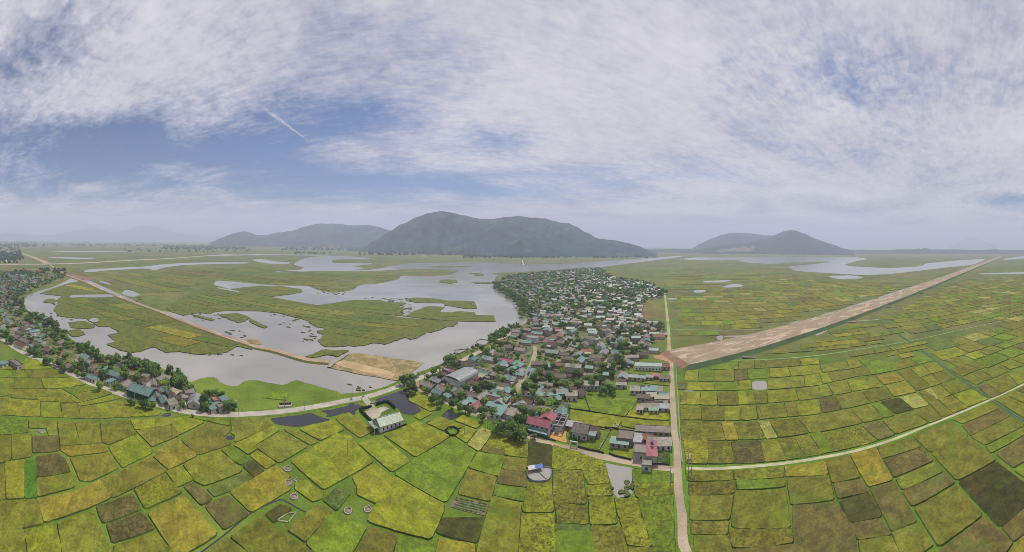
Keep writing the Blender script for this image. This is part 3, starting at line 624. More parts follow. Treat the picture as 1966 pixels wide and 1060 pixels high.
# ------------------------------------------------------------------ rice plots traced one by one (sheet letter, crop letter, corners in fifths of a photograph pixel)
TILE = dict(A=(0, 848), B=(0, 690), C=(393, 848), D=(393, 690), E=(786, 848), F=(786, 690), G=(1179, 848), H=(1573, 848), I=(1179, 690), J=(1573, 690))
CROP = dict(y=(138, 144, 40), o=(125, 128, 44), a=(146, 137, 48), b=(112, 104, 56), g=(112, 134, 38), t=(122, 122, 46), d=(88, 86, 42), k=(74, 76, 34), l=(158, 156, 80), w=(98, 116, 52), v=(84, 122, 34))
PLOTS = '''B y 0,60 230,55 240,0 345,0 490,90 0,95|B g 0,105 145,105 140,178 0,172|B o 155,105 220,105 275,178 148,180|B o 235,105 490,100 660,172 290,180|B g 0,178 35,180 38,360 0,362|B o 42,184 138,184 118,340 46,345|B o 148,188 385,192 415,282 135,284|B y 397,194 690,180 820,240 640,275 430,282
B g 600,285 850,250 960,285 690,335|B o 700,340 980,290 1075,330 800,410|B y 805,415 1110,350 1165,375 760,450 755,430|B o 130,292 350,290 340,385 110,370|B o 360,292 540,292 715,420 580,420 500,360 350,365|B y 550,293 585,290 795,412 735,418|B y 345,370 490,362 550,405 380,405|B o 0,372 80,378 62,540 0,545|B y 90,380 380,405 385,555 72,540|B y 397,412 570,415 592,562 397,555|B o 588,432 740,428 775,570 602,562|B o 762,455 905,448 975,568 785,570|B y 912,445 1010,428 1108,562 985,568|B o 1020,428 1125,405 1260,555 1115,560|B y 1135,402 1235,420 1380,550 1270,556|B y 1245,425 1400,470 1540,520 1500,545 1390,550
B G 0,562 265,580 265,705 5,730|B o 285,585 540,600 550,735 470,735 450,665 280,660|B o 555,602 710,605 765,820 585,838|B o 725,605 945,605 972,808 775,822|B o 965,605 1240,595 1260,650 1305,715 1045,820 990,800|B y 1255,580 1645,572 1640,630 1300,680|B t 1305,690 1640,640 1715,735 1460,840 1370,750|B y 1660,580 1800,550 1960,605 1720,725 1655,640|B b 315,745 560,740 565,880 320,900|B o 0,742 100,740 100,975 0,1000|B o 112,725 295,712 298,935 118,968|B a 585,842 985,815 1030,885 665,930 590,880|B y 1045,840 1310,725 1455,870 1450,905 1175,1040 1075,900|B a 1480,900 1715,785 1890,925 1620,1060 1475,935
D t -230,770 0,640 30,605 240,670 230,700 170,750 250,815 -65,920|D g -150,555 0,555 245,580 240,640 30,595|D t 268,580 560,550 650,635 305,795 288,785 292,735 260,715 262,650|D y 285,825 650,645 715,685 480,830 495,865 415,915|D o 495,835 740,690 985,840 715,1000 500,850|D o 765,680 830,655 1085,795 1020,825|D y 920,680 1020,640 1230,590 1335,680 1110,780|D y 1260,570 1380,515 1480,575 1620,690 1490,755 1380,680|D g 160,870 265,830 425,965 410,990 345,1015 290,990|D y 440,935 505,875 685,1000 590,1055|C y 825,190 1100,30 1260,-75 1400,-50 1615,195 1420,310 1135,465|C y 1475,20 1700,-50 1965,190 1800,295|F y -250,725 80,600 390,740 60,940|E g 70,160 410,-30 635,100 555,260 345,590 -145,312|C y 1420,350 1630,215 1825,375 1640,595 1470,515 1465,440|E y -140,340 330,610 320,690 205,940 -395,765 -360,680|C y 875,395 960,370 1135,500 1120,550 1040,580 870,460|C a 245,485 680,235 820,340 765,390 820,460 440,680|C b 5,620 215,525 400,680 395,720 185,845|A b 1770,435 1860,402 2035,540 2010,580 1930,612|C o -205,225 145,95 355,270 330,300 0,425 -90,385|C w 30,460 375,300 460,350 230,480 90,530|C k 370,235 455,190 565,280 475,345
A y 1595,290 1745,240 1855,370 1705,435|A t 970,375 1455,150 1590,285 1070,545|A Y 1290,465 1580,325 1745,490 1420,640 1390,640|A a 365,560 730,480 960,380 1060,545 430,780|A o 0,575 350,560 410,790 160,840 0,855|A B 930,630 1270,510 1350,655 990,785 950,700|A B 1030,800 1350,690 1480,840 1080,970|A a 1420,690 1765,530 2090,890 1700,1120|A o 1100,1010 1500,880 1650,1060 1700,1120 1090,1120|A o 555,775 890,685 1060,1060 1070,1120 620,1120|A y 245,855 535,815 575,1010 580,1120 275,1120|A o 0,865 225,850 255,1120 0,1120|A o 675,160 1065,118 1130,260 860,385 770,375|A B 355,155 550,122 620,170 670,295 360,348|A o 360,360 680,312 715,435 360,530|A y 50,205 230,180 230,540 70,555|A o 0,225 40,225 48,560 0,565|A v 240,195 345,185 350,540 240,545
C o 250,915 520,740 640,800 1030,1060 1090,1120 560,1120 420,1060|C t 30,1060 205,930 390,1060 450,1120 -60,1120|C o 800,850 1080,615 1215,690 965,965|C g 980,980 1215,705 1550,830 1420,1060 1380,1120 1120,1120|C t 1450,1060 1590,835 1860,905 1800,1060 1780,1120 1410,1120|C k 590,705 720,615 830,650 660,780|C W 1140,560 1280,440 1395,500 1265,665
E g -100,910 275,985 240,1060 220,1120 -150,1120|E a 290,935 625,990 625,1120 250,1120|E k 265,880 320,740 730,735 640,980|E o 640,1120 660,1000 800,530 1070,600 1030,1120|E g 825,415 1115,455 1105,575 820,520|E o 470,505 560,265 835,345 775,575|E g 575,255 665,110 915,150 850,335|E b 865,275 1115,305 1120,440 850,405|E o 915,150 1130,172 1110,295 905,265|E b 690,98 715,50 915,90 905,145|E l 560,30 690,-130 800,-90 670,95|F Y 720,850 810,705 1140,790 1130,950 920,920 910,870|F k 1150,790 1365,830 1365,1040 1130,1050|F Y 1380,830 1640,900 1660,1060 1370,1050|F Y 1650,910 1865,985 1890,1060 1915,1190 1720,1205 1660,1060|E O 1380,265 1655,285 1700,600 1385,590|E Y 1145,405 1360,385 1385,680 1090,680|E Y 1715,430 1915,415 1945,520 1710,525|E T 1400,600 1700,620 1710,800 1420,780|E Y 1080,700 1390,700 1390,1120 1050,1120|E g 1400,870 1740,870 1780,1120 1410,1120|E w 1410,790 1730,815 1730,860 1400,860|E Y 1720,540 1955,540 1990,790 1745,800|E T 1745,815 2040,830 2090,1060 2100,1120 1790,1120
G Y 15,570 215,550 260,730 50,735|G Y 55,745 265,740 350,1020 140,1000|G G 225,545 560,525 580,1055 585,1120 400,1120 370,1020|G g 180,270 540,295 555,400 185,395|G Y 185,405 555,405 555,510 215,540|G o 140,1020 365,1030 400,1120 150,1120|G O 720,280 1140,278 1140,375 715,382|G O 1165,280 1625,250 1625,345 1165,370|G a 1645,245 2030,195 2050,320 1650,338|G T 720,400 1160,380 1165,480 1130,500 720,520|G g 1180,378 1630,360 1640,430 1190,465|G t 725,530 1140,520 1105,750 735,760|G o 1170,480 1640,470 1690,825 1135,830|G T 740,775 1095,775 1090,890 745,890|G t 770,910 1085,905 1130,1040 1150,1120 780,1120|G T 1120,850 1695,845 1715,970 1420,1025 1150,1020 1115,960|G t 1660,350 2055,330 2110,560 1700,610|G b 1715,620 2120,590 2280,800 2350,1120 1745,1120|G b 1150,1045 1720,995 1740,1120 1160,1120
H t 60,190 280,130 395,345 130,400|H a 300,125 540,65 700,370 470,435|H t 560,55 900,-25 970,50 610,165|H B 625,180 985,60 1095,185 720,345 700,310|H b 145,410 400,370 465,490 180,545|H d 195,575 470,500 590,700 580,730 300,785|H b 485,450 715,390 935,770 700,865|H o 740,365 1095,210 1180,290 830,460 790,455|H b 800,485 1195,310 1295,400 895,625|H t 915,650 1310,430 1565,710 1150,1010|H t 1080,115 1370,-40 1500,0 1590,100 1690,180 1320,375|H K 1335,395 1695,195 1965,400 2000,430 2000,600 1740,825|H b 305,800 595,745 685,900 370,945|H t 380,960 690,915 760,1060 790,1120 420,1120|H t 700,880 960,785 1090,995 1000,1060 960,1120 800,1120|H b 1170,1050 1580,730 1850,975 1790,1060 1740,1120 1120,1120|H b 1760,835 2010,620 2010,850 1870,960|H a 1880,990 2010,890 2010,1120 1800,1120
J b 1700,915 2010,710 2010,960 1860,1040|J g 1880,1070 2010,970 2010,1160|J t 900,735 1260,600 1425,740 1065,895|J o 1280,575 1640,420 1720,475 1370,620|J b 1370,635 1720,485 1830,545 1450,735|J t 1455,745 1835,555 1960,640 1590,825|J g 1600,840 1970,650 2010,700 1650,900
I Y 670,790 890,790 895,1005 700,1000|I T 900,795 1030,795 1040,1005 905,1005|I O 1036,795 1115,795 1150,1000 1046,1005|I B 1130,795 1395,785 1450,990 1165,1005|I o 1410,780 1570,775 1650,970 1455,990|I O 1580,770 1720,755 1820,945 1665,965|I O 1735,755 1870,725 1965,870 2000,915 1835,940|I g 1885,725 1980,705 2100,890 2010,905|I O 635,600 1015,605 1070,780 650,780|I a 1030,605 1140,605 1195,775 1080,780|I T 1155,610 1370,605 1450,765 1205,775|I l 1385,600 1480,595 1565,755 1465,765|I T 1492,592 1745,568 1862,712 1588,752|I t 1770,562 2270,490 2380,612 1885,712
I o 640,455 835,455 835,582 640,582|I T 850,460 1055,460 1055,590 848,590|I y 1065,460 1200,455 1210,585 1065,592|I O 1212,452 1270,450 1305,585 1222,590|I o 1280,450 1355,445 1375,575 1312,582|I O 1370,445 1625,425 1665,555 1390,575|I o 1640,420 1725,412 1775,545 1675,555|I y 1745,410 1940,390 1985,520 1785,545|I o 640,322 690,322 695,435 640,435|I y 705,318 825,315 825,438 705,438|I y 838,320 975,318 990,440 832,440|I T 1000,320 1185,315 1190,442 1000,445|I y 1195,312 1275,312 1280,435 1200,438|I y 1285,315 1335,315 1350,430 1290,432|I T 1345,312 1460,310 1470,425 1355,430|I y 1475,308 1735,285 1765,395 1485,420|I o 1750,285 1950,262 1995,370 1775,395|I b 610,225 690,225 680,290 610,290|I y 710,230 960,235 960,298 705,295|I g 975,228 1190,230 1195,298 970,300|I y 1200,210 1315,205 1318,292 1205,295|I o 1480,205 1815,165 1830,265 1485,292|I y 1825,160 1965,142 2000,245 1840,265|I y 690,112 805,108 800,210 675,208|I g 820,110 960,105 960,212 810,212|I o 970,108 1145,100 1150,215 965,212|I b 1155,108 1275,102 1280,190 1165,210|I g 1285,100 1485,90 1495,180 1295,192|I y 1495,92 1665,82 1695,165 1505,180|I y 1675,82 1965,60 1990,138 1705,162|I g 920,90 1100,35 1185,16 1190,98 960,98|I o 1200,16 1340,14 1345,92 1198,95|I T 1350,15 1780,5 1790,60 1355,92|I y 1785,0 1965,-10 1965,45 1810,58
J y 5,140 75,135 120,222 40,235|J t 85,130 305,105 345,170 130,215|J t 320,100 450,75 500,150 350,165|J o 10,60 145,35 185,105 40,128|J t 150,32 250,15 300,95 190,105|J y 260,12 360,0 410,70 305,92|J g 370,-5 640,20 760,100 510,150 450,75|J o 650,30 870,0 940,55 770,98|J g 880,-5 1080,-10 1095,15 950,50|J o 0,255 70,245 130,345 20,365|J o 85,240 260,215 310,315 145,345|J y 270,212 440,190 520,275 320,310|J o 450,185 540,170 605,265 525,275|J a 550,165 740,130 810,205 620,245|J a 640,255 815,215 930,315 720,360|J t 760,125 870,95 1060,270 940,305|J y 880,92 990,65 1070,140 970,175|J a 1000,62 1120,32 1195,110 1080,138|J o 985,180 1070,150 1160,235 1080,265|J t 1085,145 1200,115 1300,185 1170,235|J o 1165,245 1310,190 1455,280 1275,340|J o 1080,280 1160,255 1260,345 1150,385|J l 1015,295 1080,280 1180,375 1135,388|J B 0,370 140,360 215,480 35,518|J t 155,350 400,315 490,420 225,480|J T 415,315 605,270 695,370 500,415|J k 590,410 760,375 905,480 735,528|J l 775,368 930,330 1050,440 910,478|J t 955,310 1015,300 1285,525 1190,560|J o 1150,390 1275,355 1420,465 1290,520|J y 1285,345 1460,290 1620,385 1425,460|J o 310,485 490,440 615,570 430,608|J g 505,438 580,420 720,540 630,565|J o 905,510 1050,450 1180,570 1065,612|J t 610,590 890,510 1045,615 735,720|J b 415,640 590,595 720,730 570,780|J O 260,680 400,645 555,785 410,830|J O 15,715 250,680 400,830 140,890|J o 0,740 125,885 0,910
J b 1510,260 1600,240 1740,340 1650,370|J o 1615,235 1800,150 1900,250 1745,335|J y 1820,145 1980,90 2010,200 1910,245|J o 1370,180 1460,150 1580,215 1510,250|J o 1470,145 1550,115 1670,185 1590,210|J o 1560,110 1720,55 1815,115 1680,180|J Y 1730,45 1840,5 1960,60 1830,100|J t 1255,95 1400,55 1530,100 1370,165|J t 1215,0 1320,-20 1440,40 1320,75|J t 1420,45 1560,0 1700,40 1540,100|J o 1690,390 1790,350 1960,435 1960,560 1880,510|J o 1800,345 1880,305 1990,340 1990,430|J b 1890,300 1965,270 1990,330
F g 1540,365 1670,355 1730,495 1540,470|F g 1690,355 2200,385 2080,545 1740,500|F y 1540,485 2070,550 2010,635 1960,660 1920,690 1540,580|I y 140,490 525,500 525,590 115,550|I y 90,560 525,600 525,700 150,660 75,640|I g 150,90 430,110 420,145 150,140|I o 290,185 520,200 525,255 285,230|I y 0,800 200,790 170,960 0,925|F g 1640,835 1700,790 1870,690 1925,690 1815,880|F y 0,330 110,320 280,480 200,500 0,400|F y 45,550 150,490 215,520 100,585|F y 175,620 290,550 515,640 480,665 400,655 340,690|F y 440,590 520,540 690,630 640,665|F y 440,735 490,680 530,645 640,685 545,805'''
rp = random.Random(11)
def grow(pts, d):
    out = []
    for i in range(len(pts)):
        t_ = pts[(i + 1) % len(pts)] - pts[i - 1]; nn = Vector((t_.y, -t_.x, 0)); out.append(pts[i] + (nn.normalized() * d if nn.length > 1e-6 else nn))
    return out
PADDY = []
bund = MB()
for row in PLOTS.replace('\n', '|').split('|'):
    t_, cr, *pt = row.split()
    x0, y0 = TILE[t_]
    pts = [P(x0 + float(p.split(',')[0]) / 5, y0 + float(p.split(',')[1]) / 5) for p in pt]
    if area2(pts) < 0: pts = pts[::-1]
    d_ = (sum((p for p in pts), Vector()) / len(pts)).length
    pts = grow(chaikin(pts, .035), .50); pts = ragged(pts, 2.2 if d_ < 260 else 5, .26)
    v_ = rp.uniform(.88, 1.12); c = tuple(f * v_ * rp.uniform(.95, 1.05) for f in alb(*CROP[cr.lower()]))
    mot = rp.uniform(.75, 1) if cr.isupper() else (rp.uniform(.0, .22) if d_ < 240 else rp.uniform(0, .3))
    mb = MB(); slab(mb, pts, 0, .42 + rp.uniform(-.08, .08), (*c, mot), (*alb(72, 94, 34), 0), 0, rp.uniform(.18, .36))  # dark green sides paint in the ditch and shadow line round the plot
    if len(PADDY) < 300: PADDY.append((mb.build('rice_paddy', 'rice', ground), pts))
    else: PADDY.append((None, pts))
print('plots', len(PADDY))

# farther plots, laid out on the survey grid of each block of fields, all in one mesh
far = MB(); rf = random.Random(5)
NEARW = [p for _o, p in PADDY]
NEARB = [(min(q.x for q in p), max(q.x for q in p), min(q.y for q in p), max(q.y for q in p), p) for p in NEARW]
def taken(q): return any(a - 2 < q.x < b + 2 and c - 2 < q.y < d + 2 and inside(q, p) for a, b, c, d, p in NEARB)
WPOLY = [ground_poly(txt) for _n, txt in WATERS] + [ground_poly(txt) for txt in ISLPOND + [LAGOON]]
ROADS = [(L, d) for L, d in ((R_NS, 5.5), (R_E, 4.5), (R_PATH2, 2.6), (R_PATH3, 2.6), (R_PATH4, 2.2), (line('1688,614 1715,634 1743,655 1775,677 1804,699 1850,731 1901,768'), 3), (R_MAIN, 6))]
def blocked(p):
    if p.x > 128 and 218 < p.y < 277: return True
    for L, d in ROADS:
        for i in range(len(L) - 1):
            a, b = L[i], L[i + 1]; ab = b - a; u = max(0, min(1, (p - a).dot(ab) / max(ab.length_squared, 1e-6)))
            if (p - a - ab * u).length < d: return True
    return False
def grid_block(region, a1, a2, rw, cw, z0, z1, cols, seed, haze_=1.0, avoid=True, keep=1.0):
    r_ = random.Random(seed); e1, e2 = Vector((math.cos(R(a1)), math.sin(R(a1)), 0)), Vector((math.cos(R(a2)), math.sin(R(a2)), 0))
    det = e1.x * e2.y - e1.y * e2.x
    uv = [((p.x * e2.y - p.y * e2.x) / det, (e1.x * p.y - e1.y * p.x) / det) for p in region]
    u0, u1 = min(u for u, _ in uv), max(u for u, _ in uv); v0, v1 = min(v for _, v in uv), max(v for _, v in uv)
    v = v0; cnt = 0
    while v < v1:
        h = r_.uniform(*rw); u = u0 - r_.uniform(0, cw[1])
        while u < u1:
            w = r_.uniform(*cw) * (1.6 if r_.random() < .15 else 1)
            q = [e1 * (u + g_ + du) + e2 * (v + g_ + dv) for g_, du, dv in ((.5, 0, 0),)] 
            q = [e1 * (u + .7) + e2 * (v + .7), e1 * (u + w - .7) + e2 * (v + .7), e1 * (u + w - .7) + e2 * (v + h - .7), e1 * (u + .7) + e2 * (v + h - .7)]
            mid = (q[0] + q[2]) / 2; ok = (inside(mid, region) and not any(blocked(p) for p in q + [(q[i] + q[(i + 1) % 4]) / 2 for i in range(4)]) if avoid else all(inside(p, region) for p in q)) and r_.random() < keep
            if ok and not avoid: ok = not any(inside(p, wp) for p in q + [mid] for wp in WPOLY[-4:-1])
            if ok and avoid: ok = not any(taken(p) for p in q + [mid]) and not any(inside(p, wp) for p in q + [mid] for wp in WPOLY)
            if ok:
                big = noise.noise((mid.x * .004, mid.y * .004, seed)); k = r_.choice(cols)
                vv = r_.uniform(.88, 1.12) * (1 + .12 * big); c = tuple(f * vv for f in alb(*CROP[k] if k in CROP else k))
                q = [p + Vector((r_.uniform(-.8, .8), r_.uniform(-.8, .8), 0)) for p in q]
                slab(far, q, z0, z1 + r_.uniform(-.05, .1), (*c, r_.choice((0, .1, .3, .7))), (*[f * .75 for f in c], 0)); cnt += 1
            u += w
        v += h
    return cnt
MUT = ['y', 'o', 'o', 'o', 'g', 'g', 't', 't', 't', 'b', 'l', 'o', 'w', 'o', 'a', 't']
n_ = grid_block(ground_poly('1287,632 1281,600 1280,578 1300,566 1360,555 1500,535 1640,540 1740,549 1640,586 1500,626 1440,631 1360,633'), -28, 62, (21, 33), (13, 30), 0, .5, MUT, 21)
n_ += grid_block(ground_poly('1290,668 1287,637 1400,637 1490,634 1420,648 1360,658'), -28, 62, (15, 22), (16, 32), 0, .5, ['g', 'o', 'g', 'y'], 22)
n_ += grid_block(ground_poly('1622,621 1688,617 1790,690 1640,688 1560,680 1480,684 1440,688 1510,660 1570,640'), -37, 45, (10, 16), (13, 32), 0, .5, MUT, 23)
n_ += grid_block(ground_poly('1692,612 1760,575 1850,537 1966,528 2000,530 2000,720 1966,730 1910,760 1800,690'), -37, 45, (16, 25), (14, 32), 0, .5, MUT, 24)
n_ += grid_block(ground_poly('1284,556 1300,525 1500,523 1740,545 1640,540 1500,533 1360,553'), -28, 62, (26, 40), (30, 80), 0, .4, ['g', 'o', 'o', 't', 'w'], 25, keep=.8)
ISLC = [(108, 120, 48), (118, 122, 50), (104, 118, 48), (112, 116, 50), (126, 128, 50), (100, 114, 48), (116, 124, 46)]
for k, sd in (('west', 31), ('mid', 32), ('a', 33), ('b', 34), ('c', 35), ('h', 36)):
    n_ += grid_block(ISLW[k], 4 if k != 'west' else 20, 80 if k != 'west' else 96, (16, 30), (24, 60), .7, .95, ISLC + (['a'] if k == 'west' else []), sd, avoid=False)
n_ += grid_block(ground_poly('170,525 300,523 500,512 560,520 600,524 760,524 760,533 680,545 600,548 500,544 420,537 380,560 350,585 300,590 240,556 190,540'), 6, 84, (28, 50), (40, 110), 0, .4, ISLC + [(120, 116, 60), (106, 116, 60)], 37)
n_ += grid_block(ground_poly('395,727 412,728 425,739 451,746 475,733 491,733 547,743 567,732 600,741 650,757 640,764 580,775 500,782 455,780 445,765 400,750'), 32, 110, (9, 16), (14, 30), 0, .35, [(110, 140, 34), (118, 142, 32), (104, 130, 34)], 38, avoid=False)
# leftover traced plots beyond the first three hundred
print('far plots', n_)
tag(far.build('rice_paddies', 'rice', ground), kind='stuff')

# ------------------------------------------------------------------ landmarks used to tell look-alikes apart
MARK = {
    'the dirt crossroads': P(1302, 903), 'the pink roofed house': P(1034, 806), 'the arched grey warehouse': P(888, 722), 'the unfinished concrete house': P(1069, 820),
    'the green walled workshop': P(272, 748), 'the white hall in the paddies': P(746, 806), 'the white car': P(798, 727), 'the long white hall by the embankment': P(1246, 700),
    'the end of the embankment': P(1290, 686), 'the bend of the lake shore': P(1010, 614), 'the top of the village lane': P(1026, 668), 'the long school roofs': P(62, 523), 'the open garden plots': P(1165, 776), 'the last western house': P(425, 780), 'the narrow tower house': P(279, 733), 'the first bend of the western road': P(142, 715), 'the ring of clipped hedge': P(868, 828), 'the gap in the far roofs': P(1090, 600),
    'the net pens': P(930, 658), 'the shore trees': P(150, 668), 'the far tip of the village': P(955, 545), 'the far edge of the village': P(1160, 524), 'the meadow corner of the village': P(1240, 590),
}
ORD = ['nearest', 'second nearest', 'third nearest', 'fourth nearest', 'fifth nearest', 'sixth nearest', 'seventh nearest', 'eighth nearest', 'ninth nearest', 'tenth nearest', 'eleventh nearest', 'twelfth nearest', 'thirteenth nearest', 'fourteenth nearest', 'fifteenth nearest', 'sixteenth nearest', 'seventeenth nearest', 'eighteenth nearest', 'nineteenth nearest', 'twentieth nearest']
def relabel(items, what):
    """items: (object, description, place). Ranks look-alikes by their distance from the closest landmark."""
    by = {}
    for o, desc, p in items:
        mk = min(MARK, key=lambda k: (MARK[k] - p).length); by.setdefault((desc, mk), []).append(((MARK[mk] - p).length, o))
    for (desc, mk), L in by.items():
        L.sort(key=lambda q: q[0])
        for i, (_d, o) in enumerate(L):
            if i < 20: o['label'] = f"{desc}, {ORD[i]} to {mk}"; 
            else: o['label'] = f"{desc}, beyond the twenty nearest to {mk}"
            o['group'] = (what if i < 20 else f"{desc}s farther from {mk}")

ROOF = dict(f=(152, 140, 126), b=(112, 90, 80), t=(116, 152, 146), g=(158, 160, 160), r=(172, 90, 102), y=(170, 162, 130), v=(98, 148, 128), k=(116, 144, 136), o=(164, 120, 98), c=(142, 135, 126), p=(164, 116, 110), n=(132, 120, 110))
ROOFN = dict(f='tan weathered roof house', b='brown tiled roof house', t='teal sheet roof house', g='grey sheet roof house', r='red sheet roof house', y='cream sheet roof house', v='green sheet roof house', k='grey-green sheet roof house', o='orange tiled roof house', c='flat concrete roof house', p='pinkish tiled roof house', n='brown-grey roof house')
WALLS = [(196, 190, 180), (172, 164, 152), (204, 196, 178), (158, 150, 140), (184, 186, 182), (146, 136, 126), (214, 212, 206)]
rh = random.Random(17)

def roof_parts(mb, L, Wd, H, kind, col, rise=None, ov=.45, z0=0, stain=.5):
    """Roof planes over a box L by Wd with eaves at H (local axes)."""
    rise = rise if rise is not None else Wd * .22
    l, w = L / 2 + ov, Wd / 2 + ov; th = .12
    def plane(a, b, c, d):
        A, B, C_, D = (Vector(q) for q in (a, b, c, d)); dn = Vector((0, 0, -th))
        ww = (D - A).length; uv = [(0, 0), ((B - A).length, 0), ((B - A).length, ww), (0, ww)]
        mb.poly([A, B, C_, D], (*col, stain), 0, uv); mb.poly([D + dn, C_ + dn, B + dn, A + dn], col)
        for p, q in ((A, B), (B, C_), (C_, D), (D, A)): mb.poly([p, p + dn, q + dn, q], col)
    e = -rise * ov / (Wd / 2)
    if kind == 'g':
        plane((-l, -w, H + e), (l, -w, H + e), (l, 0, H + rise), (-l, 0, H + rise)); plane((l, w, H + e), (-l, w, H + e), (-l, 0, H + rise), (l, 0, H + rise))
        mb.tube((-l, 0, H + rise + .02), (l, 0, H + rise + .02), .14, .14, tuple(c * .85 for c in col), 5)
    elif kind == 'm':
        plane((-l, -w, H), (l, -w, H), (l, w, H + rise), (-l, w, H + rise))
    elif kind == 'h':
        x = max(.2, L / 2 - Wd / 2)
        a, b, c, d, p, q = [Vector(v) for v in ((-l, -w, H), (l, -w, H), (l, w, H), (-l, w, H), (-x, 0, H + rise * 1.5), (x, 0, H + rise * 1.5))]
        for f in ((a, b, q, p), (c, d, p, q)): mb.poly(f, (*col, stain), 0, [(0, 0), (L, 0), (L, Wd / 2), (0, Wd / 2)])
        for f in ((b, c, q), (d, a, p)): mb.poly(f, (*col, stain), 0, [(0, 0), (Wd, 0), (Wd / 2, Wd / 2)])
        mb.poly([d, c, b, a], col)
    elif kind == 'a':           # low barrel roof
        k = 6; pr = None
        for i in range(k + 1):
            a_ = math.pi * (i / k); y = -w * math.cos(a_); z = H + rise * math.sin(a_) ** .8
            if pr: plane((-l, pr[0], pr[1]), (l, pr[0], pr[1]), (l, y, z), (-l, y, z))
            pr = (y, z)
    else:
        mb.cbox((0, 0), (1, 0), L + .2, Wd + .2, H, H + .22, (*col, stain * .6))
        t_ = .18; pc = tuple(c * .95 for c in col)
        for sx, sy, a, b in ((0, 1, L + .2, t_), (0, -1, L + .2, t_), (1, 0, t_, Wd - .2), (-1, 0, t_, Wd - .2)):
            mb.cbox((sx * (L / 2), sy * (Wd / 2)), (1, 0), a, b, H + .222, H + .75, pc)

def wall_parts(mb, L, Wd, H, kind, col, rise):
    if kind == 'g':
        pts = [(-Wd / 2, 0), (Wd / 2, 0), (Wd / 2, H), (0, H + rise - .1), (-Wd / 2, H)]
        for x, s in ((L / 2, 1), (-L / 2, -1)): mb.poly([(x, y, z) for y, z in (pts if s > 0 else pts[::-1])], col)
        for y, s in ((Wd / 2, 1), (-Wd / 2, -1)):
            q = [(-L / 2, y, 0), (L / 2, y, 0), (L / 2, y, H), (-L / 2, y, H)]; mb.poly(q if s < 0 else q[::-1], col)
    elif kind == 'm':
        mb.poly([(-L / 2, -Wd / 2, 0), (L / 2, -Wd / 2, 0), (L / 2, -Wd / 2, H - .06), (-L / 2, -Wd / 2, H - .06)], col)
        mb.poly([(L / 2, Wd / 2, 0), (-L / 2, Wd / 2, 0), (-L / 2, Wd / 2, H + rise - .06), (L / 2, Wd / 2, H + rise - .06)], col)
        for x, s in ((L / 2, 1), (-L / 2, -1)):
            q = [(x, -Wd / 2, 0), (x, Wd / 2, 0), (x, Wd / 2, H + rise - .06), (x, -Wd / 2, H - .06)]; mb.poly(q if s > 0 else q[::-1], col)
    else: mb.cbox((0, 0), (1, 0), L, Wd, 0, H, col)

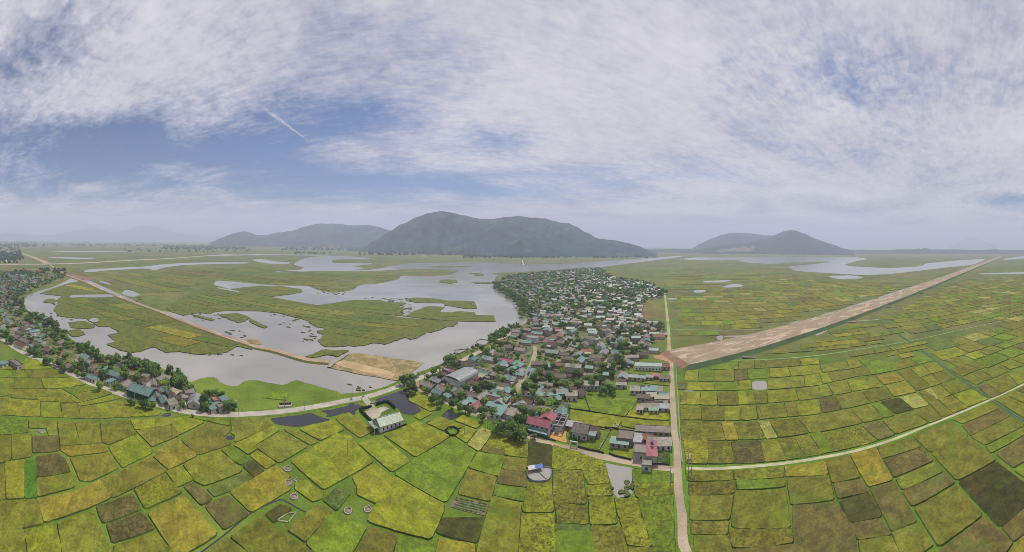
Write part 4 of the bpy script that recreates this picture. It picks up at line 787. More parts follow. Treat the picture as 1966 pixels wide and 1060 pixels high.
HOUSES = []      # (place, size) of every building, to keep others and trees off
HLAB = []
def building(p, L, Wd, H, ang, rk, kind='g', wall=None, detail=2, name='house', label=None, cat='house', rise=None, annex=None, mono_toward=None, group='village houses'):
    rise = rise if rise is not None else (Wd * .24 if kind in 'gh' else .5 if kind == 'm' else 1.0)
    wall = alb(*(wall or rh.choice(WALLS)))
    v = rh.uniform(.88, 1.10); col = tuple(c * v for c in alb(*ROOF[rk])); mat = 'tile_roof' if rk in 'bonp' else ('concrete' if rk == 'c' else 'sheet_roof')
    stain = {'f': .9, 'b': .5, 'n': .8, 'c': .6}.get(rk, rh.uniform(.1, .45))
    root = thing(name, (p.x, p.y, 0), R(ang), label, cat, group)
    mb = MB(); wall_parts(mb, L, Wd, H, kind, wall, rise); mb.build('wall', 'plaster', root)
    mb = MB(); roof_parts(mb, L, Wd, H, kind, col, rise, .45 if kind != 'f' else 0, 0, stain); mb.build('roof', mat, root)
    if detail >= 2:
        # openings on the two walls turned to the drone
        to = Vector((-p.x, -p.y, 0)).normalized(); ax = Vector((math.cos(R(ang)), math.sin(R(ang)), 0)); ay = Vector((-ax.y, ax.x, 0))
        sy = 1 if to.dot(ay) > 0 else -1; sx = 1 if to.dot(ax) > 0 else -1
        if kind == 'm' and sy > 0: pass
        n = max(2, int(L / 2.6)); dcol = alb(58, 60, 62)
        for i in range(n):
            x = -L / 2 + L * (i + .5) / n; door = i == n // 2
            mb = MB(); mb.cbox((x, sy * (Wd / 2 + .02)), (1, 0), 1.1, .08, 0 if door else 1.0, 2.2, alb(104, 78, 58) if door else dcol); mb.build('door' if door else 'window', 'dark', root)
        mb = MB(); mb.cbox((sx * (L / 2 + .02), 0), (1, 0), .08, 1.1, 1.0, 2.2, dcol); mb.build('window', 'dark', root)
    if kind == 'g' and rh.random() < .4 and label is None:
        s = rh.choice((-1, 1)); x0 = rh.uniform(-L / 2, L * .1); x1 = x0 + rh.uniform(.25, .5) * L; a_, b_ = rh.choice(((.05, .95), (.4, 1.05), (.0, .6))); pc = tuple(c * rh.uniform(.85, 1.1) for c in alb(*ROOF[rh.choice('fngtbyk')])); hw = Wd / 2
        q = [Vector((x0, s * hw * a_, H + rise * (1 - a_) + .05)), Vector((x1, s * hw * a_, H + rise * (1 - a_) + .05)), Vector((x1, s * hw * b_, H + rise * (1 - b_) + .05)), Vector((x0, s * hw * b_, H + rise * (1 - b_) + .05))]
        mb = MB(); mb.poly(q if s < 0 else q[::-1], (*pc, .5), 0, [(0, 0), (3, 0), (3, 3), (0, 3)]); mb.poly([v_ - Vector((0, 0, .03)) for v_ in (q[::-1] if s < 0 else q)], pc); mb.build('roof_patch', 'sheet_roof', root)
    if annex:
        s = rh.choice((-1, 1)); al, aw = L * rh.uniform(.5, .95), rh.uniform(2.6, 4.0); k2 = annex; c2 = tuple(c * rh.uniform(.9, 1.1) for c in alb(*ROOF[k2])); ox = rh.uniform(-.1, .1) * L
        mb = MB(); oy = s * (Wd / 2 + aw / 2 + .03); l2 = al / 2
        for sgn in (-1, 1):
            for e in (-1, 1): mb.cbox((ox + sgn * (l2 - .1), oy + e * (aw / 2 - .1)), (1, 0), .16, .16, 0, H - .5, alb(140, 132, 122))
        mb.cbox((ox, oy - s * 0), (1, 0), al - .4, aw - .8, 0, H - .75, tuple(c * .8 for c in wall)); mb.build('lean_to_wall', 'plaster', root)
        mb = MB(); zi, zo = H + .02, H - .6; yi, yo = s * (Wd / 2 + .5), s * (Wd / 2 + aw + .3)
        q = [Vector((ox - l2, yi, zi)), Vector((ox + l2, yi, zi)), Vector((ox + l2, yo, zo)), Vector((ox - l2, yo, zo))]
        if s > 0: q = q[::-1]
        mb.poly(q[::-1], (*c2, .3), 0, [(0, 0), (al, 0), (al, aw), (0, aw)]); mb.poly([x - Vector((0, 0, .1)) for x in q], c2)
        mb.build('lean_to_roof', 'sheet_roof', root)
    HOUSES.append((p.copy(), max(L, Wd)))
    if label is None: HLAB.append((root, ROOFN[rk], p.copy()))
    return root

# buildings placed one by one: sheet letter, roof centre, length, width, eaves, turn, roof, form
HAND = '''F 425,200 12 5 3 60 t m|F 388,90 14 5 4 -30 r g|F 262,185 9 6 4 -30 g g|F 275,300 8 6 3.5 -30 t g|F 180,230 12 7 3.2 -30 f g|F 330,122 7 5 3.2 -30 n g|F 318,160 7 5 3 -30 n g|F 575,90 9 6 3.4 60 t g|F 655,88 10 6 3.4 -30 f g|F 722,118 9 6 3.4 -30 t g|F 682,142 7 5 3 -30 y m|F 795,125 10 6 3.5 -30 f g|F 635,166 5 4 3 -30 r m|F 645,215 11 7 3.5 -30 b g|F 575,205 7 6 3.2 60 b g|F 775,215 10 7 3.4 -30 y g|F 410,310 14 5 3.2 60 t m|F 470,300 11 8 3.4 60 n g|F 580,270 5 5 3 60 t g|F 330,268 11 7 3.2 -30 f g|F 690,340 12 8 3.4 60 f g|F 600,330 10 7 3.3 -30 n g
F 525,398 6 5 3 60 t g|F 600,382 8 4 3 -30 t m|F 640,425 7 6 3.2 60 p g|F 850,295 10 6 3.4 -22 t g|F 930,288 8 6 3.4 68 t g|F 880,338 13 5 3 -22 t m|F 905,316 9 4 3.8 -22 b g|F 800,360 9 6 3.3 -22 b g|F 875,385 7 7 3.6 66 g g|F 840,430 14 5 3 -22 t m|F 865,487 8 5 4 70 t m|F 1010,28 10 7 3.5 60 v g|F 1062,42 9 5 3.2 60 t m|F 972,82 12 6 3.4 60 v g|F 1066,98 8 6 3.2 60 g g|F 1050,128 9 5 3 -22 t m|F 1205,140 13 9 3.4 77 g g|F 1276,118 7 6 3.2 77 b g|F 1240,240 10 6 3.3 -25 t g|F 1310,225 11 6 3.3 -20 f g|F 1328,50 8 5 3.2 77 t m|F 1238,24 12 7 3.3 0 n g
F 1372,112 8 6 3.2 -10 b g|F 1440,130 7 5 3.2 -10 n g|F 1590,140 12 5 3.2 -12 b g|F 1666,136 5 5 3.2 -12 y g|F 1255,302 6 10 3.3 -12 t m|F 1335,290 9 7 3.3 -12 n g|F 1410,288 8 7 3.3 -12 f g|F 1350,326 14 3 3 -12 t m|F 1405,352 8 5 3 -12 t g|F 1480,290 6 10 3.8 -12 t m|F 1556,316 8 7 4.5 -12 f m|F 1550,266 8 5 3.5 -12 b g|F 1632,305 6 8 3.2 60 b g|F 1170,295 14 5 3.3 -12 f m|F 1265,375 7 6 3.6 -15 p f|F 1325,378 7 7 3.4 -15 y g|F 1060,420 7 6 3.4 60 g g|F 1140,388 7 6 3.2 -20 b g|F 1150,440 14 6 3.8 -20 n g|F 1025,380 6 5 3 -18 b g
F 1575,610 9 5 3 -27 g m|F 1652,640 9 10 5.0 -27 n g|F 1755,645 9 6 4.4 -27 b g|F 1725,685 8 5 4 -27 t m|F 1740,215 12 8 4.4 -20 f g|F 1760,200 7 5 3.4 -20 b g|F 1885,125 9 6 3.3 -22 t g|F 1700,60 12 6 3.3 -20 t g|F 1545,45 8 6 3.2 -20 b g|F 1840,75 9 6 3.2 -20 n g|F 1925,60 8 6 3.2 -20 f g|F 1640,45 8 6 3.2 70 f g|F 1430,35 8 6 3.2 -15 p g|F 1745,410 1 1 1 0 f f
I 110,712 9 9 4.2 63 n f|I 55,768 10 5 3.4 -27 t m|I 200,735 8 7 3.4 -27 g m|I 375,645 20 6.5 3.8 -27 f g|I 320,722 5 5 3.2 -27 o g|I 365,742 5 5 3.2 -27 f g|I 470,778 9 7 3.2 -27 f m|I 268,845 8 9 4.4 63 c f|I 362,838 13 5 5.0 63 r m|I 316,978 5 5 3.4 63 c f|I 385,398 12 4 3.4 -27 b g|I 345,425 12 6 3.4 -27 f g|I 450,395 9 5 3.3 -27 f g|I 470,438 8 5 3.4 -27 g m|I 380,466 6 2.5 3 -27 v m|I 250,452 4 5 3.3 -27 f m
I 205,262 7 9 3.6 -27 y g|I 290,277 9 4 3.3 -27 t m|I 300,248 7 4 3.5 -27 b g|I 375,265 6 8 3.6 -27 t m|I 430,275 5 7 3.4 -27 f m|I 362,328 7 5 3.4 -27 y m|I 460,350 10 4.5 3.4 -27 y m|I 480,316 7 4 3.4 -27 t g|I 280,338 9 6 3.3 -27 n g|I 88,150 9 8 4 63 g g|I 72,188 7 4 3.6 -27 b m|I 70,225 8 4 3.2 -27 f m|I 180,152 8 4 3.2 -27 g m|I 262,160 7 4 3.2 -27 k m|I 340,152 6 4 3.2 -27 f m|I 405,142 6 4 3.4 -27 r m|I 485,162 9 5 3.2 -27 n m|I 486,48 9 7 3.4 -27 p g
B 890,158 10 6 3.4 32 t g|B 950,135 7 5 3.4 32 b g|B 1130,132 15 8 4 32 k g|B 1060,192 7 5 3 -58 t m|B 1000,85 8 5 3.4 -58 t g|B 1200,222 9 7 3.3 -58 f g|B 1235,190 6 5 3.2 -58 b g|B 1300,215 9 5 3.2 32 n m|B 1470,212 10 5 3.3 -20 f g|B 1560,240 9 6 3.3 -20 f g|B 1592,285 8 5 3.2 20 t g|B 1505,285 8 5 3.3 -15 b g|B 1492,322 10 6 3.3 -18 f g|B 1452,345 13 4 3.1 -18 k m|B 1570,370 9 5 3.2 -15 t g|B 1652,330 6 5 3.6 -15 b g|B 1652,395 8 5 4.2 -12 f m|B 1820,288 11 8 4.0 -20 c f|B 1872,372 12 8 3.8 -40 g g|B 1775,345 7 5 3.6 -20 c f|B 1670,295 8 6 3.2 20 y m|B 1945,380 9 4 3.2 -35 y m
D 100,370 6 4 4.2 -10 o f|D 195,370 9 4 4.2 -10 k m|D 95,432 7 8 3.6 -10 t m|D 168,432 5 7 4 -10 c f|D 12,372 7 5 3.4 -10 v g|B 640,50 11 7 3.3 -58 n g|B 800,20 7 5 3.2 32 b g|B 845,8 8 5 3.2 32 g g|B 875,70 9 6 3.2 -58 n g|B 150,22 15 6 4.2 25 n f|B 35,22 6 6 4 25 t m|B 700,8 9 6 3.2 -58 f g|B 860,95 7 5 3.2 -58 b g'''
for row in HAND.replace('\n', '|').split('|'):
    t_, pt, L, Wd, H, an, rk, kd = row.split()
    if L == '1': continue
    x, y = (float(v) / 5 for v in pt.split(',')); x += TILE[t_][0]; y += TILE[t_][1]
    building(P(x, y, float(H) * .8 + .8), float(L) * .88, float(Wd) * .88, float(H) * .8, float(an) + rh.uniform(-4, 4), rk, kd)

# singular buildings
w = building(P(786 + 101, 690 + 26, 7), 21, 13, 5.6, 60, 'g', 'a', (206, 204, 200), 2, 'warehouse', 'big grey arched roof warehouse with white walls among the western houses', 'warehouse', 1.9)
w = building(P(273, 743, 6), 16, 11, 4.6, 32, 'k', 'g', (40, 84, 66), 2, 'workshop', 'large workshop with dark green walls and grey-green roof beside the curving road', 'workshop', 2.0)
w = building(P(1245, 697, 5), 21, 8, 4.2, -27, 'k', 'g', (232, 230, 226), 2, 'long_hall', 'long white walled hall with grey-green roof just below the embankment end', 'hall', 1.2)
w = building(P(279, 725, 9), 5, 5, 7.5, 32, 'b', 'h', (226, 218, 204), 2, 'tower_house', 'narrow cream tower house with brown hipped roof behind the green workshop', 'house', 1.4)
# L-shaped two storey house
pk = P(1037, 800, 7.5)
root = building(pk, 12.4, 7.0, 4.8, -27, 'r', 'g', (190, 206, 206), 0, 'house', 'two storey pale blue house with a big pink L-shaped sheet roof', 'house', 1.8)
col = alb(*ROOF['r'])
mb = MB(); mb.cbox((2.5, 6.2), (1, 0), 7, 5.4, 0, 5.2, alb(190, 206, 206)); mb.build('wing_wall', 'plaster', root)
mb = MB(); roof_parts(mb, 6.4, 8, 5.2, 'g', col, 1.6, .4, 0, .1); o = mb.build('wing_roof', 'sheet_roof', root); o.location = (2.5, 5.8, .04); o.rotation_euler = (0, 0, R(90))
mb = MB(); mb.poly([(-6.4, -3.75, 2.9), (-6.4, -6.0, 2.4), (6.4, -6.0, 2.4), (6.4, -3.75, 2.9)], (*alb(*ROOF['t']), .2), 0, [(0, 0), (0, 2), (14, 2), (14, 0)]); mb.build('awning', 'sheet_roof', root)
for i in range(5):
    for z in (.7, 3.3):
        mb = MB(); mb.cbox((-5.2 + i * 2.6, -3.72), (1, 0), 1.2, .08, z, z + 1.3, alb(60, 66, 72)); mb.build('window', 'dark', root)
for z in (.7, 3.3):
    mb = MB(); mb.cbox((6.52, 0), (1, 0), .08, 1.3, z, z + 1.3, alb(60, 66, 72)); mb.build('window', 'dark', root)
# the white hall in the paddies
wh = P(745, 802, 4.5)
root = thing('village_hall', (wh.x, wh.y, 0), R(51), 'white hall with five dark windows and grey-green gable roof alone among paddies', 'hall'); HOUSES.append((wh, 16))
mb = MB(); wall_parts(mb, 13.5, 8, 3.7, 'g', alb(226, 226, 230), 2.1); mb.build('wall', 'plaster', root)
mb = MB(); roof_parts(mb, 13.5, 8, 3.7, 'g', alb(168, 182, 158), 2.1, .5, 0, .05); mb.build('roof', 'sheet_roof', root)
mb = MB(); mb.poly([(-6.82, 4.0, 3.72), (-6.82, -4.0, 3.72), (-6.82, 0, 5.6)], alb(38, 110, 84)); mb.poly([(-6.80, 0, 5.6), (-6.80, -4.0, 3.72), (-6.80, 4.0, 3.72)], alb(38, 110, 84)); mb.build('gable_panel', 'paint', root)
for i in range(5):
    x = -4.9 + i * 2.45
    mb = MB(); mb.cbox((x, -4.03), (1, 0), 1.25, .06, .9, 2.6, alb(236, 236, 238)); f = mb.build('window', 'plaster', root)
    mb = MB(); mb.cbox((x, -4.075), (1, 0), .85, .03, 1.05, 2.45, alb(44, 48, 52)); mb.build('pane', 'dark', f)
mb = MB(); mb.cbox((-6.8, 0), (1, 0), .1, 1.8, 0, 2.4, alb(110, 90, 70)); mb.build('door', 'paint', root)
mb = MB(); mb.cbox((-8.6, 0), (1, 0), 3.4, 7.6, 2.95, 3.05, alb(150, 164, 138)); mb.build('porch_roof', 'sheet_roof', root)
for sy in (-3.5, 3.5):
    mb = MB(); mb.cbox((-10.1, sy), (1, 0), .25, .25, 0, 2.95, alb(220, 220, 220)); mb.build('column', 'plaster', root)
structure(sheet('paved_yard', '697,791 716,787 737,781 748,785 733,792 729,800 722,808 712,805', .24, 'concrete', alb(184, 172, 154), smooth=False))
structure(sheet('hall_yard', '693,786 727,779 760,785 778,806 778,820 742,834 728,826 700,797', .14, 'grass', alb(92, 118, 50), smooth=False))
# unfinished concrete house
uf = P(1069, 832); root = thing('unfinished_house', (uf.x, uf.y, 0), R(66), 'unfinished house of bare concrete columns and beams without a roof', 'building site'); HOUSES.append((uf + Vector((3, 4, 0)), 14))
GC = alb(172, 168, 162)
for i in range(4):
    for j in range(2):
        mb = MB(); mb.cbox((i * 4.0, -3.2 + j * 6.4), (1, 0), .35, .35, 0, 4.0, GC); mb.build('column', 'concrete', root)
for j in range(2):
    mb = MB(); mb.cbox((6, -3.2 + j * 6.4), (1, 0), 12.4, .4, 4.003, 4.45, GC); mb.build('beam', 'concrete', root)
for i in range(4):
    mb = MB(); mb.cbox((i * 4.0, 0), (1, 0), .4, 5.98, 4.006, 4.44, GC); mb.build('beam', 'concrete', root)
mb = MB(); mb.cbox((6, 0), (1, 0), 12.2, .3, 4.01, 4.40, GC)
mb.build('beam', 'concrete', root)
mb = MB(); mb.cbox((6, 3.2), (1, 0), 11.6, .2, 0, 3.98, alb(150, 140, 128)); mb.cbox((6, -3.2), (1, 0), 11.6, .2, 0, 3.98, alb(156, 146, 134)); mb.build('brick_wall', 'concrete', root)
mb = MB(); mb.cbox((6, 0), (1, 0), 11.4, 6.0, 0, .3, alb(110, 108, 104)); mb.build('floor', 'concrete', root)
mb = MB(); mb.cbox((-.2, 0), (1, 0), .15, 2.4, 0, 3.0, GC); mb.build('entrance_wall', 'concrete', root)
structure(sheet('sand_yard', '1050,838 1056,814 1084,808 1090,820 1086,838 1090,852 1070,846', .13, 'dirt', alb(206, 160, 96), step=2, jit=.5))

# ------------------------------------------------------------------ the rest of the village and the houses on the west shore
VILL = ground_poly('952,544 975,532 1000,528 1036,524 1085,520 1140,516 1164,521 1158,527 1178,534 1240,543 1275,560 1273,572 1240,577 1236,590 1228,600 1232,612 1240,618 1276,622 1278,650 1240,664 1262,674 1253,681 1225,692 1200,716 1150,745 1120,755 1095,762 1090,790 1078,806 1055,812 1000,828 985,815 962,804 952,801 930,795 905,786 880,776 856,764 834,752 812,744 803,738 826,724 850,710 875,700 905,684 945,668 965,650 990,636 1004,628 1022,618 1026,606 1016,590 1000,576 985,566 968,556')
WEST = ground_poly('-30,522 20,524 70,527 112,528 95,536 66,548 40,562 25,575 30,592 45,606 78,618 108,640 128,656 150,668 182,684 206,694 236,700 262,706 300,722 330,738 350,748 398,758 430,766 436,780 420,786 396,786 352,782 300,768 262,757 232,748 200,736 172,724 140,708 100,692 62,678 34,664 20,654 -20,632')
LANES = [R_MAIN, R_FRONT, R_DIRT, R_LANE, R_NS]
def on_lane(p, d):
    for L in LANES:
        for i in range(len(L) - 1):
            a, b = L[i], L[i + 1]; ab = b - a; u = max(0, min(1, (p - a).dot(ab) / max(ab.length_squared, 1e-6)))
            if (p - a - ab * u).length < d: return True
    return False
def free(p, size, k=.62): return all((q - p).length > (s + size) * k * .72 for q, s in HOUSES)
GARD = [p for _o, p in PADDY[-14:]]
PALW = ['f'] * 8 + ['n'] * 8 + ['b'] * 7 + ['t'] * 6 + ['g'] * 5 + ['c'] * 3 + ['r', 'y', 'p', 'v', 'k', 'k', 'o']
auto = []
def fill(poly, angs, sx, sy, seed, keep, gaps):
    r_ = random.Random(seed); e = Vector((math.cos(R(angs)), math.sin(R(angs)), 0)); f = Vector((-e.y, e.x, 0))
    us = [p.dot(e) for p in poly]; vs = [p.dot(f) for p in poly]
    v = min(vs)
    while v < max(vs):
        u = min(us) + r_.uniform(0, sx)
        while u < max(us):
            p = e * (u + r_.uniform(-2.5, 2.5)) + f * (v + r_.uniform(-2, 2)); L, Wd = r_.uniform(7.5, 13), r_.uniform(5, 7.5)
            if inside(p, poly) and r_.random() < keep and noise.noise((p.x * .016, p.y * .016, seed)) < gaps and not on_lane(p, 5.5) and not any(inside(p, g_) for g_ in GARD):
                auto.append((p, L, Wd, angs + r_.gauss(0, 7) + (90 if r_.random() < .35 else 0), r_.choice(PALW), r_))
            u += sx * r_.uniform(.85, 1.2)
        v += sy
fill(VILL, -22, 13.0, 10.8, 101, .86, .34)
fill(WEST, 32, 14.0, 12.0, 102, .80, .25)
auto = [a_ for a_ in sorted(auto, key=lambda q: q[0].length)]
nh = len(HOUSES); rest_h = MB(); n_rest = 0
for p, L, Wd, an, rk, r_ in auto:
    if not free(p, max(L, Wd)): continue
    H = r_.uniform(2.4, 3.2) + (2.6 if r_.random() < .05 else 0); kd = 'f' if rk == 'c' else ('m' if r_.random() < .12 else 'g')
    if nh < 300:
        building(p, L, Wd, H, an, rk, kd, None, 2 if p.length < 230 else 0, annex=(r_.choice('tttgfyv') if r_.random() < .42 else None)); nh += 1
    else:
        HOUSES.append((p, max(L, Wd))); one = MB(); rise = Wd * .24 if kd == 'g' else .5
        wc = alb(*r_.choice(WALLS)); rc = tuple(c * r_.uniform(.62, 1.0) for c in alb(*ROOF[rk]))
        wall_parts(one, L, Wd, H, kd, wc, rise); k0 = len(one.f); roof_parts(one, L, Wd, H, kd, rc, rise, .45, 0, .4)
        if r_.random() < .4: one.cbox((0, Wd * .5 + 1.6), (1, 0), L * .7, 3.2, 0, H - .5, tuple(c * r_.uniform(.85, 1.1) for c in alb(*ROOF[r_.choice('tgfyf')])))
        ca, sa = math.cos(R(an)), math.sin(R(an)); k = len(rest_h.v)
        rest_h.v.extend((p.x + x * ca - y * sa, p.y + x * sa + y * ca, z) for x, y, z in one.v)
        rest_h.f.extend(tuple(i + k for i in f) for f in one.f); rest_h.c.extend(one.c); rest_h.uv.extend(one.uv); rest_h.m.extend(0 if i < k0 else 1 for i in range(len(one.f))); n_rest += 1
tag(rest_h.build('village_houses', ('plaster', 'sheet_roof')), kind='stuff')
relabel(HLAB, 'village houses')
print('houses', nh, 'rest', n_rest)
# sheds, stacks, low walls and tanks in the yards
cl = MB(); rc_ = random.Random(77)
for p, s in HOUSES:
    if p.length > 520: continue
    for _ in range(rc_.choice((1, 2, 3, 4)) if p.length < 330 else rc_.choice((0, 1, 2))):
        a_ = rc_.uniform(0, 6.283); q = p + Vector((math.cos(a_), math.sin(a_), 0)) * s * rc_.uniform(.5, .8)
        if on_lane(q, 3.5) or any(inside(q, g_) for g_ in GARD) or not (inside(q, VILL) or inside(q, WEST)): continue
        c = alb(*rc_.choice([(150, 140, 128), (120, 104, 94), (176, 168, 158), (110, 150, 144), (92, 84, 78), (196, 190, 182), (160, 130, 104)])); an = rc_.choice((-.38, 1.19, .55)) + rc_.gauss(0, .1); k = rc_.random()
        if k < .5: cl.cbox((q.x, q.y), (math.cos(an), math.sin(an)), rc_.uniform(1.5, 4), rc_.uniform(1.2, 2.6), 0, rc_.uniform(1.2, 2.4), c)
        elif k < .85: cl.cbox((q.x, q.y), (math.cos(an), math.sin(an)), rc_.uniform(3, 8), .2, 0, rc_.uniform(.9, 1.5), c)
        else: cl.tube((q.x, q.y, 0), (q.x, q.y, 1.4), .6, .6, c, 7)
tag(cl.build('yard_clutter', 'concrete'), kind='stuff')
# yards of packed earth between the houses
mb = MB(); mb.poly([(p.x, p.y, .07) for p in (VILL if area2(VILL) > 0 else VILL[::-1])], (1, 1, 1)); structure(mb.build('village_yards', 'yard'))
mb = MB(); mb.poly([(p.x, p.y, .075) for p in (WEST if area2(WEST) > 0 else WEST[::-1])], (1, 1, 1)); structure(mb.build('village_yards', 'yard'))

# ------------------------------------------------------------------ trees
rt = random.Random(23)
ICO = bmesh.new(); bmesh.ops.create_icosphere(ICO, subdivisions=1, radius=1); ICO_V = [v.co.copy() for v in ICO.verts]; ICO_F = [[v.index for v in f.verts] for f in ICO.faces]; ICO.free()
def crown_mb(seed, col, lobes, quads, leaf, tall=.8):
    r_ = random.Random(seed); mb = MB()
    for i in range(lobes):
        a_ = r_.uniform(0, 6.283); q = r_.random() ** .6 * .62; z = r_.uniform(-.35, .55) * tall * (1 - q * .4)
        c = Vector((math.cos(a_) * q, math.sin(a_) * q, z)) if i else Vector((0, 0, .1)); rad = r_.uniform(.30, .46) if i else .55
        k = len(mb.v); sc_ = rad * .82
        vs = [c + Vector((v.x, v.y, v.z * .85)) * sc_ * (1 + .35 * noise.noise(v * 2.1 + c * 7)) for v in ICO_V]
        cc = tuple(x * r_.uniform(.8, 1.05) for x in col)
        for f in ICO_F: mb.poly([vs[j] for j in f], cc)
        for _ in range(quads):
            d = Vector((r_.gauss(0, 1), r_.gauss(0, 1), r_.gauss(.25, .9))).normalized(); p = c + Vector((d.x, d.y, d.z * .88)) * rad * r_.uniform(.8, 1.18)
            n = (d + Vector((r_.gauss(0, .5), r_.gauss(0, .5), r_.gauss(.2, .4)))).normalized(); x = n.orthogonal().normalized(); x.rotate(Matrix.Rotation(r_.uniform(0, 6.28), 3, n)); y = n.cross(x); s = leaf * r_.uniform(.6, 1.3)
            v_ = r_.uniform(.72, 1.35); mb.poly([p - x * s - y * s * .5, p + x * s * .6 - y * s * .7, p + x * s + y * s * .4, p - x * s * .4 + y * s * .8], tuple(q_ * v_ for q_ in col))
    return mb
LEAFC = {'dark green': (96, 128, 70), 'mid green': (124, 156, 78), 'bright yellow-green': (158, 184, 84)}
CROWN = {k: [crown_mb(i * 7 + j, alb(*c), 9, 22, .13, (.8, 1.0, .65)[i]).mesh('crown', 'leaf') for i in range(3)] for j, (k, c) in enumerate(LEAFC.items())}
LOW = {k: [crown_mb(90 + i * 7 + j, alb(*c), 4, 9, .20, .9) for i in range(3)] for j, (k, c) in enumerate(LEAFC.items())}
tm = MB(); tm.tube((0, 0, 0), (.04, .02, .55), .055, .038, alb(96, 82, 66), 6)
for a_ in (0, 2.1, 4.2): tm.tube((.04, .02, .5), (.3 * math.cos(a_), .3 * math.sin(a_), .9), .03, .012, alb(96, 82, 66), 5)
TRUNK = tm.mesh('trunk', 'bark')
spots = []      # (place, radius, colour key)
def spot(p, r, k=None): spots.append((p, r, k or rt.choice(['dark green', 'dark green', 'mid green', 'mid green', 'mid green', 'bright yellow-green'])))
HT = '''F 840,620 8|F 875,595 5|F 900,640 7|F 945,650 6|F 985,635 7|F 1020,655 8|F 960,690 7|F 1060,690 8|F 1100,660 6|F 1010,710 6|F 1090,715 7|F 215,375 6|F 260,355 7|F 305,390 7|F 330,365 5|F 410,405 7|F 440,380 5|F 480,450 7|F 540,450 6|F 575,475 6|F 700,400 6|F 730,380 5|F 690,470 6|F 730,470 6|F 700,530 6|F 800,480 7|F 830,455 4|F 150,265 6|F 185,280 5|F 350,205 5|F 30,250 8|F 10,215 7|F 55,280 6|F 20,300 6|F 430,35 9|F 380,45 6|F 470,20 6|F 225,85 8|F 265,75 5|F 85,130 5|F 25,155 7|F -20,160 6|F 850,175 6|F 900,190 6|F 840,205 5|F 1000,280 6|F 1155,300 4|F 1080,470 6|F 1110,480 5|F 1265,635 3|F 1350,80 6|F 1370,30 7|F 1370,170 7|F 1420,185 7|F 1480,170 6|F 1520,210 7|F 1450,215 6|F 1600,185 7|F 1640,215 6|F 1540,130 4|F 1580,95 5|F 1690,170 7|F 1750,160 6|F 1840,265 7|F 1880,290 6|F 1920,250 7|F 1950,280 6|F 1960,310 5|F 1740,290 5|F 1550,700 4|F 1590,745 4|F 1200,720 4|F 980,570 6|F 1000,560 5|F 930,590 5|F 1060,560 6|F 1090,540 5|F 1220,490 4|F 1380,490 4|F 1420,400 5|F 1300,410 4|F 700,40 6|F 820,75 7|F 860,60 6|F 890,90 5
B 720,50 7|B 690,75 6|B 770,95 6|B 810,130 7|B 850,110 6|B 760,120 5|B 1000,135 5|B 1030,110 6|B 1110,240 6|B 1140,225 5|B 1270,245 5|B 1200,265 4|B 1310,165 8|B 1270,165 6|B 1690,190 9|B 1660,220 6|B 1730,215 6|B 1690,240 5|B 1590,320 5|B 1745,415 6|B 1460,415 7|B 1430,425 5|B 1400,410 6|B 1360,420 5|B 1250,385 6|B 1290,395 5|B 1850,533 3|B 570,25 7|B 520,10 6|B 440,5 7
D 30,300 7|D 80,300 6|D 120,320 6|D 170,325 6|D 5,430 7|D -25,445 6|D 210,430 7|D 250,410 6|D 290,430 5|D 240,460 5|D 1905,180 8|D 1940,160 7|D 1955,230 7'''
for row in HT.replace('\n', '|').split('|'):
    t_, pt, rr_ = row.split(); x, y = (float(v) / 5 for v in pt.split(',')); r0 = float(rr_) * .50
    p = P(TILE[t_][0] + x, TILE[t_][1] + y, r0 * 1.3); spot(Vector((p.x, p.y, 0)), r0)
def belt(txt, n, spread, r0, r1, kinds=None, front=0):
    pts = line(txt, 8); seg = [(pts[i + 1] - pts[i]).length for i in range(len(pts) - 1)]; tot = sum(seg)
    for _ in range(n):
        s = rt.uniform(0, tot); i = 0
        while s > seg[i] and i < len(seg) - 1: s -= seg[i]; i += 1
        d = (pts[i + 1] - pts[i]).normalized(); nn = Vector((-d.y, d.x, 0)); p = pts[i] + d * s + nn * (front + rt.uniform(-spread, spread))
        if free(p, 3, .5): spot(p, rt.uniform(r0, r1), rt.choice(kinds) if kinds else None)
belt('122,530 98,540 66,552 40,565 28,580 34,596 56,612 80,624 106,644', 150, 13, 3, 5.6, ['dark green', 'dark green', 'mid green'])
belt('106,644 132,664 160,674 186,688 214,697 245,700 275,708 305,722 332,728', 95, 6, 2.4, 4.4, ['dark green', 'mid green', 'mid green'])
belt('332,728 344,738 352,748', 14, 3, 3, 4.5)
belt('950,546 958,556 970,562 984,572 996,582 1006,594 1012,606 1014,616', 110, 9, 4, 6, ['dark green', 'dark green', 'mid green'])
belt('940,660 952,652 962,644 984,634 1000,629', 34, 4, 3, 4.5)
belt('858,700 872,694', 8, 3, 3.5, 4.5)
belt('898,676 908,672 916,668', 5, 1.5, 2.5, 3.2)
belt('975,534 1000,530 1040,526 1090,521 1140,517 1162,521', 60, 8, 4, 6, ['dark green'])
belt('1160,528 1185,536 1230,543 1262,556 1274,566', 60, 9, 4, 6, ['dark green', 'dark green', 'mid green'])
belt('0,640 60,668 120,700 160,722 220,745', 34, 12, 2.8, 4.4)
